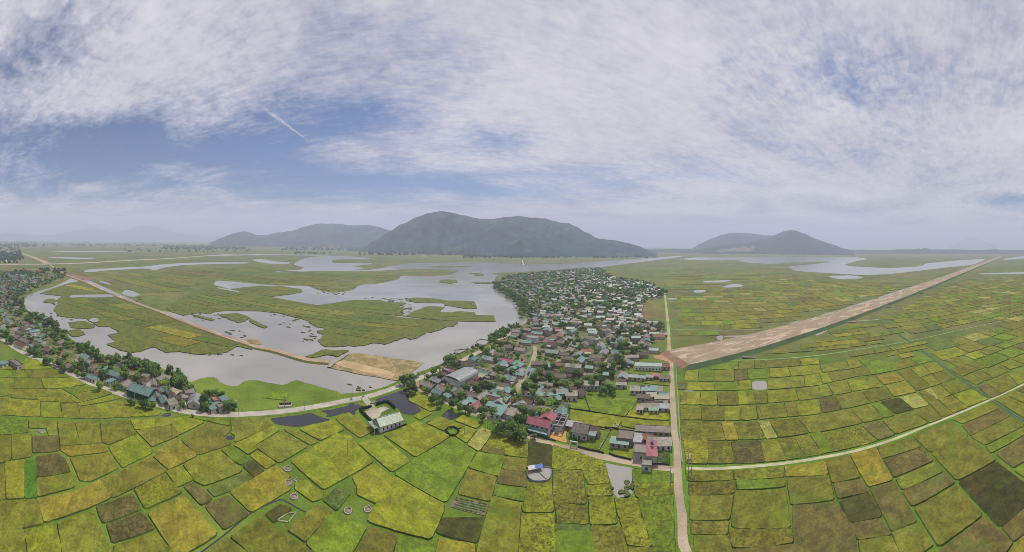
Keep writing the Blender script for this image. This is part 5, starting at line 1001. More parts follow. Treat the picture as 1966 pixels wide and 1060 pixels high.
for poly, n, sd in ((VILL, 3400, 5.0), (WEST, 520, 5.5)):
    x0, x1 = min(p.x for p in poly), max(p.x for p in poly); y0, y1 = min(p.y for p in poly), max(p.y for p in poly); k = 0; tries = 0
    while k < n and tries < n * 14:
        tries += 1; p = Vector((rt.uniform(x0, x1), rt.uniform(y0, y1), 0))
        if not inside(p, poly): continue
        g_ = noise.noise((p.x * .022, p.y * .022, 4.0))
        if rt.random() > .65 + 1.1 * g_ + (.3 if p.length > 450 else 0): continue
        if on_lane(p, 3.2) or not all((q - p).length > s * (.34 if p.length < 400 else .26) for q, s in HOUSES) or any(inside(p, gg) for gg in GARD): continue
        k += 1; spot(p, rt.uniform(1.8, 4.2) * (1 + .4 * max(0, g_)) * (1.12 if p.length > 450 else 1))
spots.sort(key=lambda q: q[0].length / q[1] ** .8)
TLAB = []; rest_t = MB()
for i, (p, r, k) in enumerate(spots):
    if i < 300:
        tall = rt.uniform(.85, 1.2); zc = r * .95 * tall
        root = thing('broadleaf_tree', (p.x, p.y, 0), rt.uniform(0, 6.28), None, 'tree', 'trees in the village')
        a_ = bpy.data.objects.new('trunk', TRUNK); a_.parent = root; a_.scale = (r * 1.1, r * 1.1, zc * 1.05); COLL.objects.link(a_)
        b_ = bpy.data.objects.new('crown', rt.choice(CROWN[k])); b_.parent = root; b_.location = (0, 0, zc); b_.scale = (r * rt.uniform(.85, 1.15), r * rt.uniform(.75, 1.1), r * tall * rt.uniform(.85, 1.2)); COLL.objects.link(b_)
        TLAB.append((root, ('large ' if r > 4.2 else 'small ' if r < 3.1 else '') + k + ' tree', p))
    else:
        one = rt.choice(LOW[k]); ca, sa = math.cos(i * 1.7), math.sin(i * 1.7); kk = len(rest_t.v); f_ = rt.uniform(.8, 1.15)
        rest_t.v.extend((p.x + (x * ca - y * sa) * r, p.y + (x * sa + y * ca) * r, (z + .9) * r) for x, y, z in one.v)
        rest_t.f.extend(tuple(j + kk for j in f) for f in one.f); rest_t.c.extend((c[0] * f_, c[1] * f_, c[2] * f_, 0) for c in one.c); rest_t.uv.extend(one.uv); rest_t.m.extend(one.m)
tag(rest_t.build('village_trees', 'leaf'), kind='stuff')
relabel(TLAB, 'trees in the village')
# slender palms between the roofs
pt_ = MB(); pt_.tube((0, 0, 0), (.25, .1, 5.2), .16, .10, alb(128, 116, 98), 6); PALM_T = pt_.mesh('trunk', 'bark')
fr = MB(); r_ = random.Random(8)
for i in range(11):
    a_ = i * .571 + r_.uniform(-.2, .2); up = r_.uniform(.2, .9); pr = None
    for k in range(6):
        u = k / 5; c_ = Vector((math.cos(a_) * u * 2.1, math.sin(a_) * u * 2.1, up * u * 1.6 - 1.9 * u * u)); nn = Vector((-math.sin(a_), math.cos(a_), 0)) * (.34 * (1 - u) ** .6 + .03)
        if pr: fr.poly([pr[0] - pr[1], c_ - nn, c_, pr[0]], alb(104, 136, 66)); fr.poly([pr[0], c_, c_ + nn - Vector((0, 0, .1)), pr[0] + pr[1] - Vector((0, 0, .1))], alb(112, 146, 70))
        pr = (c_, nn)
PALM_C = fr.mesh('fronds', 'leaf'); PLAB = []; k = 0
while k < 34:
    p = P(rt.uniform(815, 1275), rt.uniform(680, 800)) if k < 24 else P(rt.uniform(60, 420), rt.uniform(660, 780))
    if not (inside(p, VILL) or inside(p, WEST)) or on_lane(p, 3) or any((q - p).length < s * .45 for q, s in HOUSES) or any(inside(p, gg) for gg in GARD): continue
    k += 1; root = thing('palm_tree', p, rt.uniform(0, 6.28), None, 'palm', 'palms'); h_ = rt.uniform(.8, 1.35)
    a_ = bpy.data.objects.new('trunk', PALM_T); a_.parent = root; a_.scale = (1, 1, h_); COLL.objects.link(a_)
    b_ = bpy.data.objects.new('fronds', PALM_C); b_.parent = root; b_.location = (.25, .1, 5.2 * h_); COLL.objects.link(b_); PLAB.append((root, 'slender palm', p))
relabel(PLAB, 'palms')
print('trees', len(spots))

# ------------------------------------------------------------------ far towns, woods and sheds
fh, ft = MB(), MB(); rf2 = random.Random(41)
def town(x0, y0, x1, y1, nh_, nt, hs=(7, 14), tr=(6, 11), cols=None):
    for _ in range(nh_):
        p = P(rf2.uniform(x0, x1), rf2.uniform(y0, y1)); an = rf2.uniform(0, 3.14); c = alb(*rf2.choice(cols or [(220, 216, 212), (200, 196, 190), (176, 160, 150), (150, 168, 164), (186, 120, 104), (210, 206, 196)]))
        L, W_, H = rf2.uniform(*hs), rf2.uniform(6, 9), rf2.uniform(3.5, 8)
        fh.cbox((p.x, p.y), (math.cos(an), math.sin(an)), L, W_, 0, H, c)
    for _ in range(nt):
        p = P(rf2.uniform(x0, x1), rf2.uniform(y0, y1)); r = rf2.uniform(*tr); c = alb(*rf2.choice([(56, 78, 46), (66, 92, 50), (76, 100, 52)]))
        for f in ICO_F: ft.poly([(p.x + ICO_V[j].x * r * (1 + .3 * noise.noise(ICO_V[j] * 1.7 + p * .1)), p.y + ICO_V[j].y * r, r * .7 + ICO_V[j].z * r * (1 + .3 * noise.noise(ICO_V[j] * 2.3 + p * .1))) for j in f], c)
town(540, 475.5, 720, 481, 220, 130, tr=(7, 14)); town(690, 482, 900, 490.5, 130, 190, tr=(6, 13)); town(890, 491, 1260, 495.5, 70, 210, tr=(5, 11))
town(-10, 459.5, 70, 474, 260, 420, (10, 30), (9, 18)); town(-10, 474, 40, 496, 40, 90, (7, 16), (6, 12)); town(40, 466, 330, 473, 60, 150, (10, 40), (8, 16)); town(310, 471, 470, 479, 30, 260, tr=(7, 13))
town(1240, 478, 1420, 484, 70, 220, (10, 30), (9, 16)); town(1560, 481.5, 1980, 485.2, 40, 700, tr=(10, 24)); [fh.cbox((q.x, q.y), (1, .3), rf2.uniform(1.5, 3), 1.5, 0, rf2.uniform(.8, 1.6), alb(214, 212, 208)) for q in [P(rf2.gauss(1385, 55), rf2.gauss(527, 4)) for _ in range(110)]]
town(20, 518, 125, 530, 0, 46, tr=(4, 6.5)); town(-20, 490, 45, 505, 10, 60, tr=(5, 8)); town(240, 478, 480, 484, 14, 60, tr=(5, 9)); town(560, 485, 640, 488, 2, 30, tr=(5, 8))
tag(fh.build('far_houses', 'plaster'), kind='stuff'); tag(ft.build('far_woods', 'leaf'), kind='stuff')
for i, (x, y, L, W_, H, an, c, lab) in enumerate(((143, 469.5, 200, 60, 14, 0, (226, 228, 232), 'pale long airfield shed, widest white one on the plain'), (122, 463.6, 150, 50, 14, 5, (200, 204, 206), 'small grey shed farthest back by the airfield'), (190, 466.4, 130, 60, 18, 0, (212, 190, 130), 'low yellow mound of sand behind the airfield shed'), (205, 474.5, 130, 40, 10, 3, (214, 206, 188), 'long cream terminal roof nearest across the plain'), (636, 476.6, 45, 24, 26, 10, (204, 150, 120), 'tall orange building in the town under the second hill'))):
    p = P(x, y); root = thing('far_shed' if i < 4 else 'far_building', (p.x, p.y, 0), R(an), lab, 'shed' if i < 4 else 'building')
    mb = MB(); wall_parts(mb, L, W_, H, 'g', alb(*c), H * .35); mb.build('wall', 'plaster', root)
    mb = MB(); roof_parts(mb, L, W_, H, 'g', alb(*c), H * .35, .5, 0, 0); mb.build('roof', 'sheet_roof', root)
for i, (x, y, L, an) in enumerate(((53, 522.5, 62, 12), (76, 523.5, 46, 8))):
    p = P(x, y); building(p, L, 9, 6.5, an, 'p', 'g', (186, 150, 130), 0, 'school_block', ('long two storey red-brown school block at the village edge', 'shorter red-brown school block beside the long one')[i], 'school', 2.2, group=None)

# ------------------------------------------------------------------ posts, graves, fences and the small things
def pole(x, y, h, kind, label, lean=0):
    p = P(x, y); root = thing('utility_pole', (p.x, p.y, 0), math.atan2(p.y, p.x), label, 'pole', 'utility poles'); c = alb(176, 172, 168)
    mb = MB(); mb.tube((0, 0, 0), (lean, 0, h), .17, .10, c, 7); mb.build('post', 'concrete', root)
    if kind == 'lamp':
        mb = MB(); mb.tube((0, 0, h - .1), (0, 1.5, h + .5), .05, .05, c, 5); mb.build('arm', 'concrete', root); mb = MB(); mb.cbox((0, 1.7), (0, 1), .7, .25, h + .45, h + .6, alb(210, 210, 214)); mb.build('lamp', 'paint', root)
    elif kind == 'twin':
        for dy in (1.3, -1.3):
            mb = MB(); mb.tube((0, dy, 0), (0, dy, h), .17, .11, c, 7); mb.build('post', 'concrete', root)
        mb = MB(); mb.cbox((0, 0), (0, 1), 4.2, .18, h - .5, h - .3, c); mb.cbox((0, 0), (0, 1), 3.2, .14, h - 1.5, h - 1.34, c); mb.build('crossarm', 'concrete', root)
        mb = MB(); mb.cbox((0, 0), (0, 1), 1.1, .8, h - 3.2, h - 2.0, alb(150, 154, 156)); mb.build('transformer', 'paint', root)
    else:
        mb = MB(); mb.cbox((0, 0), (0, 1), 1.9, .14, h - .45, h - .3, c); mb.build('crossarm', 'concrete', root)
        for dy in (-.8, 0, .8):
            mb = MB(); mb.tube((0, dy, h - .3), (0, dy, h - .05), .06, .04, alb(200, 196, 190), 5); mb.build('insulator', 'paint', root)
pole(458.5, 798, 8, 'lamp', 'street lamp pole on the road past the last western houses'); pole(584, 789, 6, 'cross', 'pole by the low concrete foundation beside the road')
pole(685.5, 788, 8.5, 'lamp', 'tall lamp pole at the turning to the white hall'); pole(96.5, 764, 7.5, 'cross', 'pole standing in the western paddies near the road')
pole(329.5, 840, 7.5, 'cross', 'white pole at the corner of an olive paddy under the road'); pole(667, 876, 8, 'cross', 'pole in the big yellow paddy below the white hall')
pole(892, 834, 8.5, 'cross', 'pole in the small paddy beside the round hedge'); pole(1006, 872, 8.5, 'cross', 'thick white pole in front of the bamboo clump')
pole(1321.5, 909, 8.5, 'twin', 'double pole with transformer at the dirt crossroads'); pole(1115.5, 872, 5, 'cross', 'thin pole at the field edge beside the dirt road'); pole(936, 822, 8.5, 'twin', 'double pole with transformer by the village front lane')
pole(1018, 858, 6, 'cross', 'short pole where the dirt road leaves the trees'); pole(178, 738, 6, 'cross', 'pole beside the curving road near the teal roofs'); pole(258, 768, 6, 'lamp', 'lamp pole beside the curving road at the workshop'); pole(348, 791, 6, 'cross', 'pole at the road in front of the flat grey roofs')
pole(1295, 675, 9, 'cross', 'pole at the end of the embankment'); pole(1299, 706, 8, 'cross', 'pole below the embankment by the dirt road')

RP = []
for L, gap, off in ((R_MAIN, 42, 3.6), (R_LANE, 32, 2.8), (R_NS, 55, 3.2), (R_FRONT, 40, 3)):
    acc = 18.0
    for i in range(len(L) - 1):
        acc += (L[i + 1] - L[i]).length
        d_ = (L[i + 1] - L[i]).normalized(); q = L[i + 1] + Vector((-d_.y, d_.x, 0)) * off
        if acc > gap and 100 < q.length < 620 and q.y > 40:
            acc = 0.0; root = thing('utility_pole', q, math.atan2(d_.y, d_.x) + 1.5708, None, 'pole', 'utility poles'); c = alb(170, 166, 160)
            mb = MB(); mb.tube((0, 0, 0), (0, 0, 7.6), .16, .10, c, 6); mb.build('post', 'concrete', root)
            mb = MB(); mb.cbox((0, 0), (1, 0), 1.8, .14, 7.1, 7.25, c); mb.build('crossarm', 'concrete', root); RP.append((root, 'slim grey roadside pole', q))
relabel(RP, 'utility poles')

def grave(x, y, r, label, ring=True):
    p = P(x, y); root = thing('grave', (p.x, p.y, 0), 0, label, 'grave', 'graves among the paddies'); c = alb(176, 168, 160)
    n = 14
    mb = MB()
    for i in range(n):
        a0_, a1_ = 6.2832 * i / n, 6.2832 * (i + 1) / n; A = [Vector((math.cos(a) * q, math.sin(a) * q, z)) for a in (a0_, a1_) for q, z in ((r, 0), (r, .45), (r - .25, .45), (r - .25, 0))]
        for k in range(3): mb.poly([A[k], A[k + 4], A[k + 5], A[k + 1]], c)
    mb.build('ring_wall', 'plaster', root)
    mb = MB()
    for i in range(n):
        a0_, a1_ = 6.2832 * i / n, 6.2832 * (i + 1) / n
        for q0, q1, z0, z1 in ((r - .3, r * .45, .15, .5), (r * .45, 0, .5, .7)): mb.poly([(math.cos(a0_) * q0, math.sin(a0_) * q0, z0), (math.cos(a1_) * q0, math.sin(a1_) * q0, z0), (math.cos(a1_) * q1, math.sin(a1_) * q1, z1), (math.cos(a0_) * q1, math.sin(a0_) * q1, z1)], alb(150, 136, 120))
    mb.build('mound', 'dirt', root)
    mb = MB(); mb.cbox((0, r * .75), (1, 0), .7, .2, .4, 1.1, alb(190, 184, 178)); mb.build('headstone', 'plaster', root)
grave(552, 901, 1.75, 'big round white grave at the corner of the amber paddy'); grave(554, 927.5, 1.5, 'round grey grave beside the amber paddy, middle of the row'); grave(568, 923, .7, 'smallest white grave beside the middle round grave')
grave(564.5, 955, 1.5, 'round mossy grave beside the bend of the ditch'); grave(668, 982, 1.55, 'round white grave next to the dark wet patch'); grave(706, 979.5, 1.45, 'round pinkish grave at the edge of the big yellow paddy')
grave(80, 829, 1.6, 'lone white grave in a grassy notch above the brown paddy'); grave(1182.5, 818, 1.6, 'small round grave behind the flat roofed house garden')
for i, tx in enumerate(('532,1000 553,987 569,985 554,1004',)):
    pts = ground_poly(tx); root = thing('grave_enclosure', pts[0], 0, 'low rectangular grave enclosure of pale stone beside the dark plot', 'grave')
    for j in range(4):
        a_, b_ = pts[j] - pts[0], pts[(j + 1) % 4] - pts[0]; mb = MB(); mb.cbox(((a_ + b_) / 2)[:2], (b_ - a_), (b_ - a_).length - .4, .35, 0, .4, alb(170, 166, 140)); mb.build('kerb', 'concrete', root)
# low foundation beside the road
pts = ground_poly('535,784 560,782 560,776 536,777'); root = thing('foundation', pts[0], 0, 'low white walled concrete foundation with brick piles beside the road', 'foundation')
for j in range(4):
    a_, b_ = pts[j] - pts[0], pts[(j + 1) % 4] - pts[0]; mb = MB(); mb.cbox(((a_ + b_) / 2)[:2], (b_ - a_), (b_ - a_).length - .3, .3, 0, 1.1, alb(206, 194, 182)); mb.build('low_wall', 'concrete', root)
q = [p - pts[0] for p in pts]; mb = MB(); mb.poly([(p.x, p.y, .3) for p in (q if area2(q) > 0 else q[::-1])], alb(190, 176, 158)); mb.build('floor', 'concrete', root)
for j in range(7):
    u = (j + .5) / 7; p = q[3].lerp(q[2], u).lerp(q[0].lerp(q[1], u), .15 + .05 * (j % 2)); mb = MB(); mb.cbox((p.x, p.y), (1, .3), .8, .6, .3, 1.5, alb(92, 78, 70)); mb.build('brick_pile', 'concrete', root)

def hedge(txt, w, h, label, closed=False, col=(50, 76, 42), name='hedge', dens=9):
    pts = [P(x, y) for x, y in pxs(txt)]; pts = pts + [pts[0]] if closed else pts; r_ = random.Random(len(txt) + int(pts[0].x)); mb = MB(); o0 = pts[0]; c = alb(*col)
    for i in range(len(pts) - 1):
        a_, b_ = pts[i] - o0, pts[i + 1] - o0; L = (b_ - a_).length; d = (b_ - a_) / L; n_ = Vector((-d.y, d.x, 0))
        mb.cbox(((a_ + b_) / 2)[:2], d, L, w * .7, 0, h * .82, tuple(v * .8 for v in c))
        for _ in range(int(L * dens)):
            p = a_ + d * r_.uniform(0, L) + n_ * r_.uniform(-.6, .6) * w + Vector((0, 0, r_.uniform(.25, 1.05) * h)); x = Vector((r_.gauss(0, 1), r_.gauss(0, 1), r_.gauss(0, 1))).normalized(); y = x.orthogonal().normalized(); s = r_.uniform(.14, .32)
            mb.poly([p - x * s, p - y * s, p + x * s, p + y * s], tuple(v * r_.uniform(.7, 1.4) for v in c))
    o = mb.build(name, 'leaf'); o.location = o0; tag(o, label, 'hedge', 'clipped hedges')
hedge('691,788 698,796 708,806 716,815 724,824', 1.3, 1.8, 'tall dark hedge along the west side of the white hall'); hedge('692,787 703,785 713,782', 1.1, 1.7, 'short dark hedge beside the entrance of the white hall')
hedge('722,779 735,774 744,773 753,780 758,786', 1.3, 1.8, 'dark hedge curving behind the white hall by the pond'); hedge('749,829 758,826 768,822 780,816', 1.0, 1.0, 'low broken hedge below the windows of the white hall')
hedge('855,828 861,822 871,821 879,825 881,831 874,837 864,837', .9, .9, 'small ring of clipped dark hedge in the rice', True)
hedge('1214,846 1220,838 1222,828', 1.4, 2, 'shaggy green hedge beside the terrace of the red roofed house', False, (70, 100, 46))

def fence(txt, h, label, col=(62, 62, 60), closed=False, cat='fence', name='fence'):
    pts = [P(x, y) for x, y in pxs(txt)]; pts = pts + [pts[0]] if closed else pts
    root = thing(name, pts[0], 0, label, cat, 'garden walls'); c = alb(*col)
    for i in range(len(pts) - 1):
        a_, b_ = pts[i] - pts[0], pts[i + 1] - pts[0]; L = (b_ - a_).length; d = (b_ - a_) / L; k = max(1, int(L / 3.0))
        for j in range(k):
            p, q = a_ + d * (L * j / k), a_ + d * (L * (j + 1) / k)
            mb = MB(); mb.cbox(((p + q) / 2)[:2], d, L / k - .3, .14, 0, h * .85, c); mb.build('panel', 'concrete', root)
            mb = MB(); mb.cbox(p[:2], d, .28, .28, 0, h, tuple(v * 1.25 for v in c)); mb.build('post', 'concrete', root)
fence('1110,860 1128,865 1146,868 1160,872', 1.2, 'dark garden wall along the dirt road below the wet garden'); fence('1170,873 1179,877 1196,881 1213,885', 1.2, 'dark garden wall along the dirt road below the yellow garden')
fence('1171,826 1160,846 1150,866', .9, 'pale concrete edge between the wet garden and its neighbour', (176, 176, 170)); fence('1151,822 1162,824 1174,827', 1.2, 'dark wall at the back of the wet garden')
fence('1092,766 1092,788 1091,812', 1.1, 'dark wall running down beside the unfinished house'); fence('1093,786 1112,788 1134,791 1160,796 1179,799 1206,803 1240,808 1284,809', 1.0, 'long dark wall across the garden plots')
fence('1120,758 1125,771 1133,790', 1.0, 'dark wall between the pale garden and the big lawn'); fence('1203,799 1210,787', 1.0, 'short dark wall at the edge of the lawn below the row of roofs'); fence('1284,788 1285,808 1285,832', 1.2, 'wall beside the dirt road at the long tan roof')
fence('1250,893 1268,893 1285,894 1286,874 1286,858', 1.1, 'dark wall round the vegetable garden at the crossroads'); fence('1018,835 1034,840 1050,844 1068,848', 1.0, 'dark wall along the dirt road below the pink roofed house', (70, 72, 66))
fence('1162,822 1176,823 1200,829', 1.1, 'dark wall behind the house with the flat mottled roof'); fence('428,789 440,790 442,786', .9, 'white garden wall beside the last western house', (206, 202, 196))
def gate(x, y, an, label):
    p = P(x, y); root = thing('gateway', (p.x, p.y, 0), R(an), label, 'gate'); c = alb(206, 202, 194)
    for s in (-1.6, 1.6):
        mb = MB(); mb.cbox((s, 0), (1, 0), .5, .5, 0, 2.6, c); mb.build('pillar', 'plaster', root)
    mb = MB(); mb.cbox((0, 0), (1, 0), 4.2, .6, 2.603, 2.9, c); mb.build('lintel', 'plaster', root)
    for s in (-.75, .75):
        mb = MB()
        for k in range(5): mb.cbox((s - .6 + k * .3, 0), (1, 0), .06, .06, .1, 2.0, alb(120, 120, 124))
        mb.cbox((s, .05), (1, 0), 1.35, .05, 1.0, 1.1, alb(120, 120, 124)); mb.build('leaf', 'paint', root)
gate(1102, 859, -27, 'white gateway to the wet garden on the dirt road'); gate(411, 789, -10, 'white gateway of the last teal roofed western house'); gate(356, 784, -20, 'white gateway at the flat grey roofs by the curving road'); gate(1090, 783, -12, 'pale gateway at the top of the garden path')

# vegetable rows
def rows(txt, n, name, label, soil, g1, along=0):
    q = ground_poly(txt); mb = MB(); mb.poly([(p.x, p.y, .16) for p in (q if area2(q) > 0 else q[::-1])], alb(*soil)); base = structure(mb.build(name, 'dirt'))
    r_ = random.Random(n)
    for i in range(n):
        u = (i + .5) / n; a_, b_ = q[0].lerp(q[3], u), q[1].lerp(q[2], u); a_, b_ = a_.lerp(b_, .03), b_.lerp(a_, .03); d = (b_ - a_).normalized(); nn = Vector((-d.y, d.x, 0)); w = (q[3] - q[0]).length / n * .30
        mb = MB(); pr = None; k = 14
        for j in range(k + 1):
            p = a_.lerp(b_, j / k); ww = w * r_.uniform(.75, 1.15); cr = [p - nn * ww + Vector((0, 0, .15)), p + Vector((0, 0, .5 + r_.uniform(-.1, .1))), p + nn * ww + Vector((0, 0, .15))]
            if pr:
                c = tuple(v * r_.uniform(.75, 1.25) for v in alb(*(g1 if r_.random() < .8 else (172, 160, 140))))
                mb.poly([pr[0], cr[0], cr[1], pr[1]], c); mb.poly([pr[1], cr[1], cr[2], pr[2]], c)
            pr = cr
        mb.build('planted_bed', 'rice', base)
rows('874,954 938,968 931,991 862,973', 5, 'vegetable_plot', '', (128, 116, 104), (104, 132, 52)); rows('1253,865 1285,866 1285,889 1250,886', 7, 'vegetable_plot', '', (92, 96, 62), (112, 148, 58)); rows('625,962 652,938 671,947 645,980', 6, 'vegetable_plot', '', (96, 98, 58), (112, 122, 48))
# fish pond with two tarpaulin shelters
fp = '1012,910 1017,901 1026,898 1040,900 1058,901 1058,918 1052,926 1036,928 1022,927 1013,919'
structure(sheet('fish_pond', fp, .72, 'water', step=2, jit=.2))
pts = chaikin(ground_poly(fp), .2); root = thing('pond_net', pts[0], 0, 'blue-grey net rim standing round the small fish pond', 'net'); mb = MB()
for i in range(len(pts)):
    a_, b_ = pts[i] - pts[0], pts[(i + 1) % len(pts)] - pts[0]; mb.cbox(((a_ + b_) / 2)[:2], b_ - a_, (b_ - a_).length + .05, .12, 0, 1.15, alb(128, 146, 152))
mb.build('net', 'paint', root)
for i in range(0, len(pts), 2):
    mb = MB(); p = pts[i] - pts[0]; mb.tube((p.x, p.y, 0), (p.x, p.y, 1.7), .06, .05, alb(110, 98, 80), 5); mb.build('stake', 'bark', root)
a_, b_ = P(1031, 907), P(1048, 923); mb = MB(); mb.tube((a_.x, a_.y, .85), (b_.x, b_.y, .85), .14, .14, alb(86, 104, 78), 6); tag(mb.build('boom', 'paint'), 'dark floating boom across the small fish pond', 'boom')
mb = MB(); slab(mb, ragged(ground_poly('1012,912 1014,903 1022,901 1026,906 1020,913 1016,916'), 1, .2), .5, .85, alb(176, 146, 108)); structure(mb.build('pond_bank', 'dirt'))
for x, y, c, lab in ((1020, 906.5, (214, 208, 206), 'crumpled white tarpaulin shelter at the fish pond'), (1034, 904, (88, 122, 190), 'blue tarpaulin shelter at the fish pond')):
    p = P(x, y); root = thing('tarpaulin_shelter', (p.x, p.y, 0), R(15), lab, 'shelter')
    for sx in (-1.3, 1.3):
        for sy in (-1, 1): mb = MB(); mb.tube((sx, sy, 0), (sx, sy, 2), .06, .05, alb(120, 100, 80), 5); mb.build('post', 'bark', root)
    mb = MB(); g_ = 6; Z = [[2.0 + .75 * (1 - abs(j / g_ * 2 - 1)) + .12 * noise.noise((i * 1.3 + x, j * 1.1, 2)) for j in range(g_ + 1)] for i in range(g_ + 1)]
    for i in range(g_):
        for j in range(g_):
            f = lambda a, b: (-1.7 + 3.4 * a / g_, -1.4 + 2.8 * b / g_, Z[a][b]); v_ = rt.uniform(.9, 1.1); mb.poly([f(i, j), f(i + 1, j), f(i + 1, j + 1), f(i, j + 1)], tuple(q_ * v_ for q_ in alb(*c)))
    mb.build('tarpaulin', 'paint', root)
# net pens in the lake
for tx, lab in (('938,645 954,636.5 963,638 960,645 950,648', 'net pen close under the shore trees, highest up the shore'), ('914,656 922.6,652 940,654 939,663 925,663 916,659.6', 'largest six-sided net pen off the village shore'), ('856,686 872,679.4 882,682 887,689.6 872,690 861,688', 'net pen nearest the road end of the lake shore'), ('871.6,678 873,673 892,671 897,673 884,679', 'net pen touching the lowest one'), ('776,757 772,753 774,749 781,748 784,752', 'tiny ring net in the dark pond beside the white hall')):
    pts = ragged(ground_poly(tx), 3, .2); root = thing('net_pen', pts[0], 0, lab, 'net pen', 'net pens in the water'); mb = MB()
    for i in range(len(pts)):
        a_, b_ = pts[i] - pts[0], pts[(i + 1) % len(pts)] - pts[0]; mb.cbox(((a_ + b_) / 2)[:2], b_ - a_, (b_ - a_).length, .25, 0, .6, alb(96, 96, 92))
    mb.build('net', 'dark', root)
    for i in range(0, len(pts), 2):
        p = pts[i] - pts[0]; mb = MB(); mb.tube((p.x, p.y, 0), (p.x, p.y, 1.5), .08, .06, alb(90, 82, 70), 5); mb.build('stake', 'bark', root)
# blue boat, water tank
def boat(x, y, an, col, label):
    p = P(x, y); mb = MB(); n = 9; pr = None
    for i in range(n + 1):
        u = i / n * 2 - 1; w = .65 * (1 - abs(u) ** 2.6) + .03; z = .45 + .25 * u * u; sct = [Vector((u * 2.4, -w, z)), Vector((u * 2.3, -w * .6, .02)), Vector((u * 2.3, w * .6, .02)), Vector((u * 2.4, w, z)), Vector((u * 2.2, w * .8, z - .05)), Vector((u * 2.2, w * .5, .14)), Vector((u * 2.2, -w * .5, .14)), Vector((u * 2.2, -w * .8, z - .05))]
        if pr:
            for k in range(8): mb.poly([pr[k], sct[k], sct[(k + 1) % 8], pr[(k + 1) % 8]], alb(*col))
        pr = sct
    root = thing('rowing_boat', (p.x, p.y, .1), R(an), label, 'boat'); mb.build('hull', 'paint', root)
    for u in (-.9, .6): m2 = MB(); m2.cbox((u, 0), (0, 1), 1.0, .3, .38, .44, alb(150, 140, 120)); m2.build('thwart', 'bark', root)
boat(717, 774.5, 50, (128, 168, 190), 'small pale blue boat at the pond edge by the hall drive')
p = P(1252, 850, 6); mb = MB(); mb.tube((0, 0, 0), (0, 0, 1.0), .6, .6, alb(50, 90, 160), 12); mb.tube((0, 0, 1.002), (0, 0, 1.2), .6, .2, alb(60, 100, 170), 12); root = thing('water_tank', (p.x, p.y, 5.75), 0, 'blue round water tank on the red sheet roof', 'tank'); mb.build('tank', 'paint', root)
m2 = MB(); m2.cbox((0, 0), (1, 0), 1.5, 1.5, -.55, 0, alb(120, 120, 120)); m2.build('stand', 'concrete', root)

# white car and three motorbikes on the road
def wheel(r, w):
    mb = MB(); mb.tube((0, -w / 2, 0), (0, w / 2, 0), r, r, alb(34, 34, 36), 12); return mb
p = P(798, 727); root = thing('parked_car', (p.x, p.y, .17), R(63), 'white car on the road beside the shore trees', 'car')
prof = [(-2.1, .35), (-2.15, .85), (-1.9, 1.0), (-1.35, 1.1), (-.75, 1.5), (.55, 1.52), (1.15, 1.08), (1.95, .92), (2.15, .7), (2.1, .35)]
mb = MB(); wc = alb(232, 232, 234)
ins = lambda z: .86 if z < 1.12 else .66
for i in range(len(prof)):
    (x0, z0), (x1, z1) = prof[i], prof[(i + 1) % len(prof)]; mb.poly([(x0, -ins(z0), z0), (x0, ins(z0), z0), (x1, ins(z1), z1), (x1, -ins(z1), z1)], wc)
for s in (1, -1): q = [(x, s * ins(z), z) for x, z in prof]; mb.poly(q if s < 0 else q[::-1], wc)
mb.build('body', 'paint', root)
mb = MB(); gcol = alb(40, 46, 52)
for s in (1, -1): mb.poly([(-1.2, s * .845, 1.14), (-.72, s * .69, 1.46), (.5, s * .69, 1.48), (1.0, s * .845, 1.14)][::s], gcol)
mb.build('side_window', 'dark', root)
mb = MB(); mb.poly([(1.14, -.6, 1.12), (1.14, .6, 1.12), (.6, .56, 1.50), (.6, -.56, 1.50)], gcol); mb.build('windscreen', 'dark', root)
for sx in (-1.3, 1.3):
    for sy in (-.8, .8): o = wheel(.33, .2).build('wheel', 'dark', root); o.location = (sx, sy, .33)
for sy in (-.6, .6): mb = MB(); mb.cbox((2.12, sy), (1, 0), .1, .35, .62, .78, alb(226, 226, 220)); mb.build('headlight', 'paint', root)
def rider_mesh():
    J = [(0, 0, .80), (.05, 0, 1.05), (.10, 0, 1.32), (.12, 0, 1.47), (.14, 0, 1.62), (.14, 0, 1.70), (.12, .2, 1.34), (.32, .28, 1.12), (.58, .28, 1.02), (.12, -.2, 1.34), (.32, -.28, 1.12), (.58, -.28, 1.02), (.02, .12, .78), (.42, .2, .68), (.30, .2, .30), (.42, .2, .24), (.02, -.12, .78), (.42, -.2, .68), (.30, -.2, .30), (.42, -.2, .24)]
    E_ = [(0, 1), (1, 2), (2, 3), (3, 4), (4, 5), (2, 6), (6, 7), (7, 8), (2, 9), (9, 10), (10, 11), (0, 12), (12, 13), (13, 14), (14, 15), (0, 16), (16, 17), (17, 18), (18, 19)]
    rad = [.15, .15, .16, .06, .10, .09, .07, .05, .04, .07, .05, .04, .10, .075, .05, .045, .10, .075, .05, .045]
    me = bpy.data.meshes.new('person'); me.from_pydata(J, E_, [])
    return me, rad
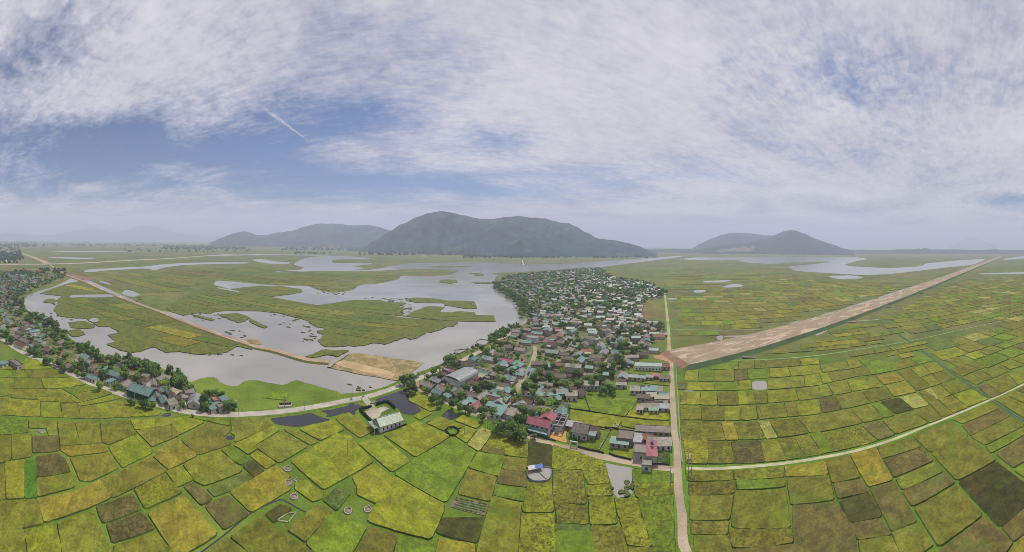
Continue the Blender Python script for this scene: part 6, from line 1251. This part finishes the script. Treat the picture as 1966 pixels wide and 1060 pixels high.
for i, (x, y, an, lab, pl, c) in enumerate(((674, 768.5, 20, 'dark motorbike on the road nearest the lamp pole', 'rider in dark clothes on the motorbike nearest the lamp pole', (60, 62, 70)), (697, 763, 25, 'motorbike on the road at the turning to the white hall', 'rider in grey clothes on the motorbike at the turning', (96, 92, 90)), (767.5, 743, 40, 'motorbike on the road close to the shore trees', 'rider in reddish clothes on the motorbike near the shore trees', (120, 66, 60)))):
    p = P(x, y); root = thing('motorbike', (p.x, p.y, .17), R(an), lab, 'motorbike', 'motorbikes on the road')
    for sx in (-.6, .65): o = wheel(.29, .1).build('wheel', 'dark', root); o.location = (sx, 0, .29)
    mb = MB(); mb.tube((-.6, 0, .45), (.35, 0, .5), .14, .12, alb(90, 30, 34), 6); mb.tube((.35, 0, .5), (.55, 0, .98), .06, .05, alb(60, 60, 64), 6); mb.tube((.55, -.32, .98), (.55, .32, .98), .03, .03, alb(50, 50, 52), 5); mb.build('frame', 'paint', root)
    mb = MB(); mb.cbox((-.25, 0), (1, 0), .75, .26, .6, .74, alb(40, 40, 42)); mb.build('saddle', 'dark', root)
    me, rad = rider_mesh(); mm = bpy.data.materials.new('clothes'); mm.use_nodes = True; mm.node_tree.nodes['Principled BSDF'].inputs['Base Color'].default_value = (*alb(*c), 1); me.materials.append(mm)
    o = bpy.data.objects.new('person', me); COLL.objects.link(o); o.location = (p.x, p.y, .17); o.rotation_euler = (0, 0, R(an)); mo = o.modifiers.new('skin', 'SKIN')
    for v, r in zip(me.skin_vertices[0].data, rad): v.radius = (r, r)
    me.skin_vertices[0].data[0].use_root = True
    o.modifiers.new('smooth', 'SUBSURF').levels = 1; tag(o, pl, 'person', 'motorbike riders')
# a thin causeway and a radio mast far out
structure((lambda mb: (ribbon(mb, line('1003,499.5 1003.5,503 1005,509'), 5, .5, alb(200, 200, 190), 0), mb.build('causeway', 'concrete'))[1])(MB()))
p = P(788, 490); root = thing('radio_mast', (p.x, p.y, 0), 0, 'thin white radio mast at the foot of the mountain', 'mast'); mb = MB(); mb.tube((0, 0, 0), (0, 0, 42), 1.2, .5, alb(220, 220, 222), 6); mb.build('mast', 'paint', root)
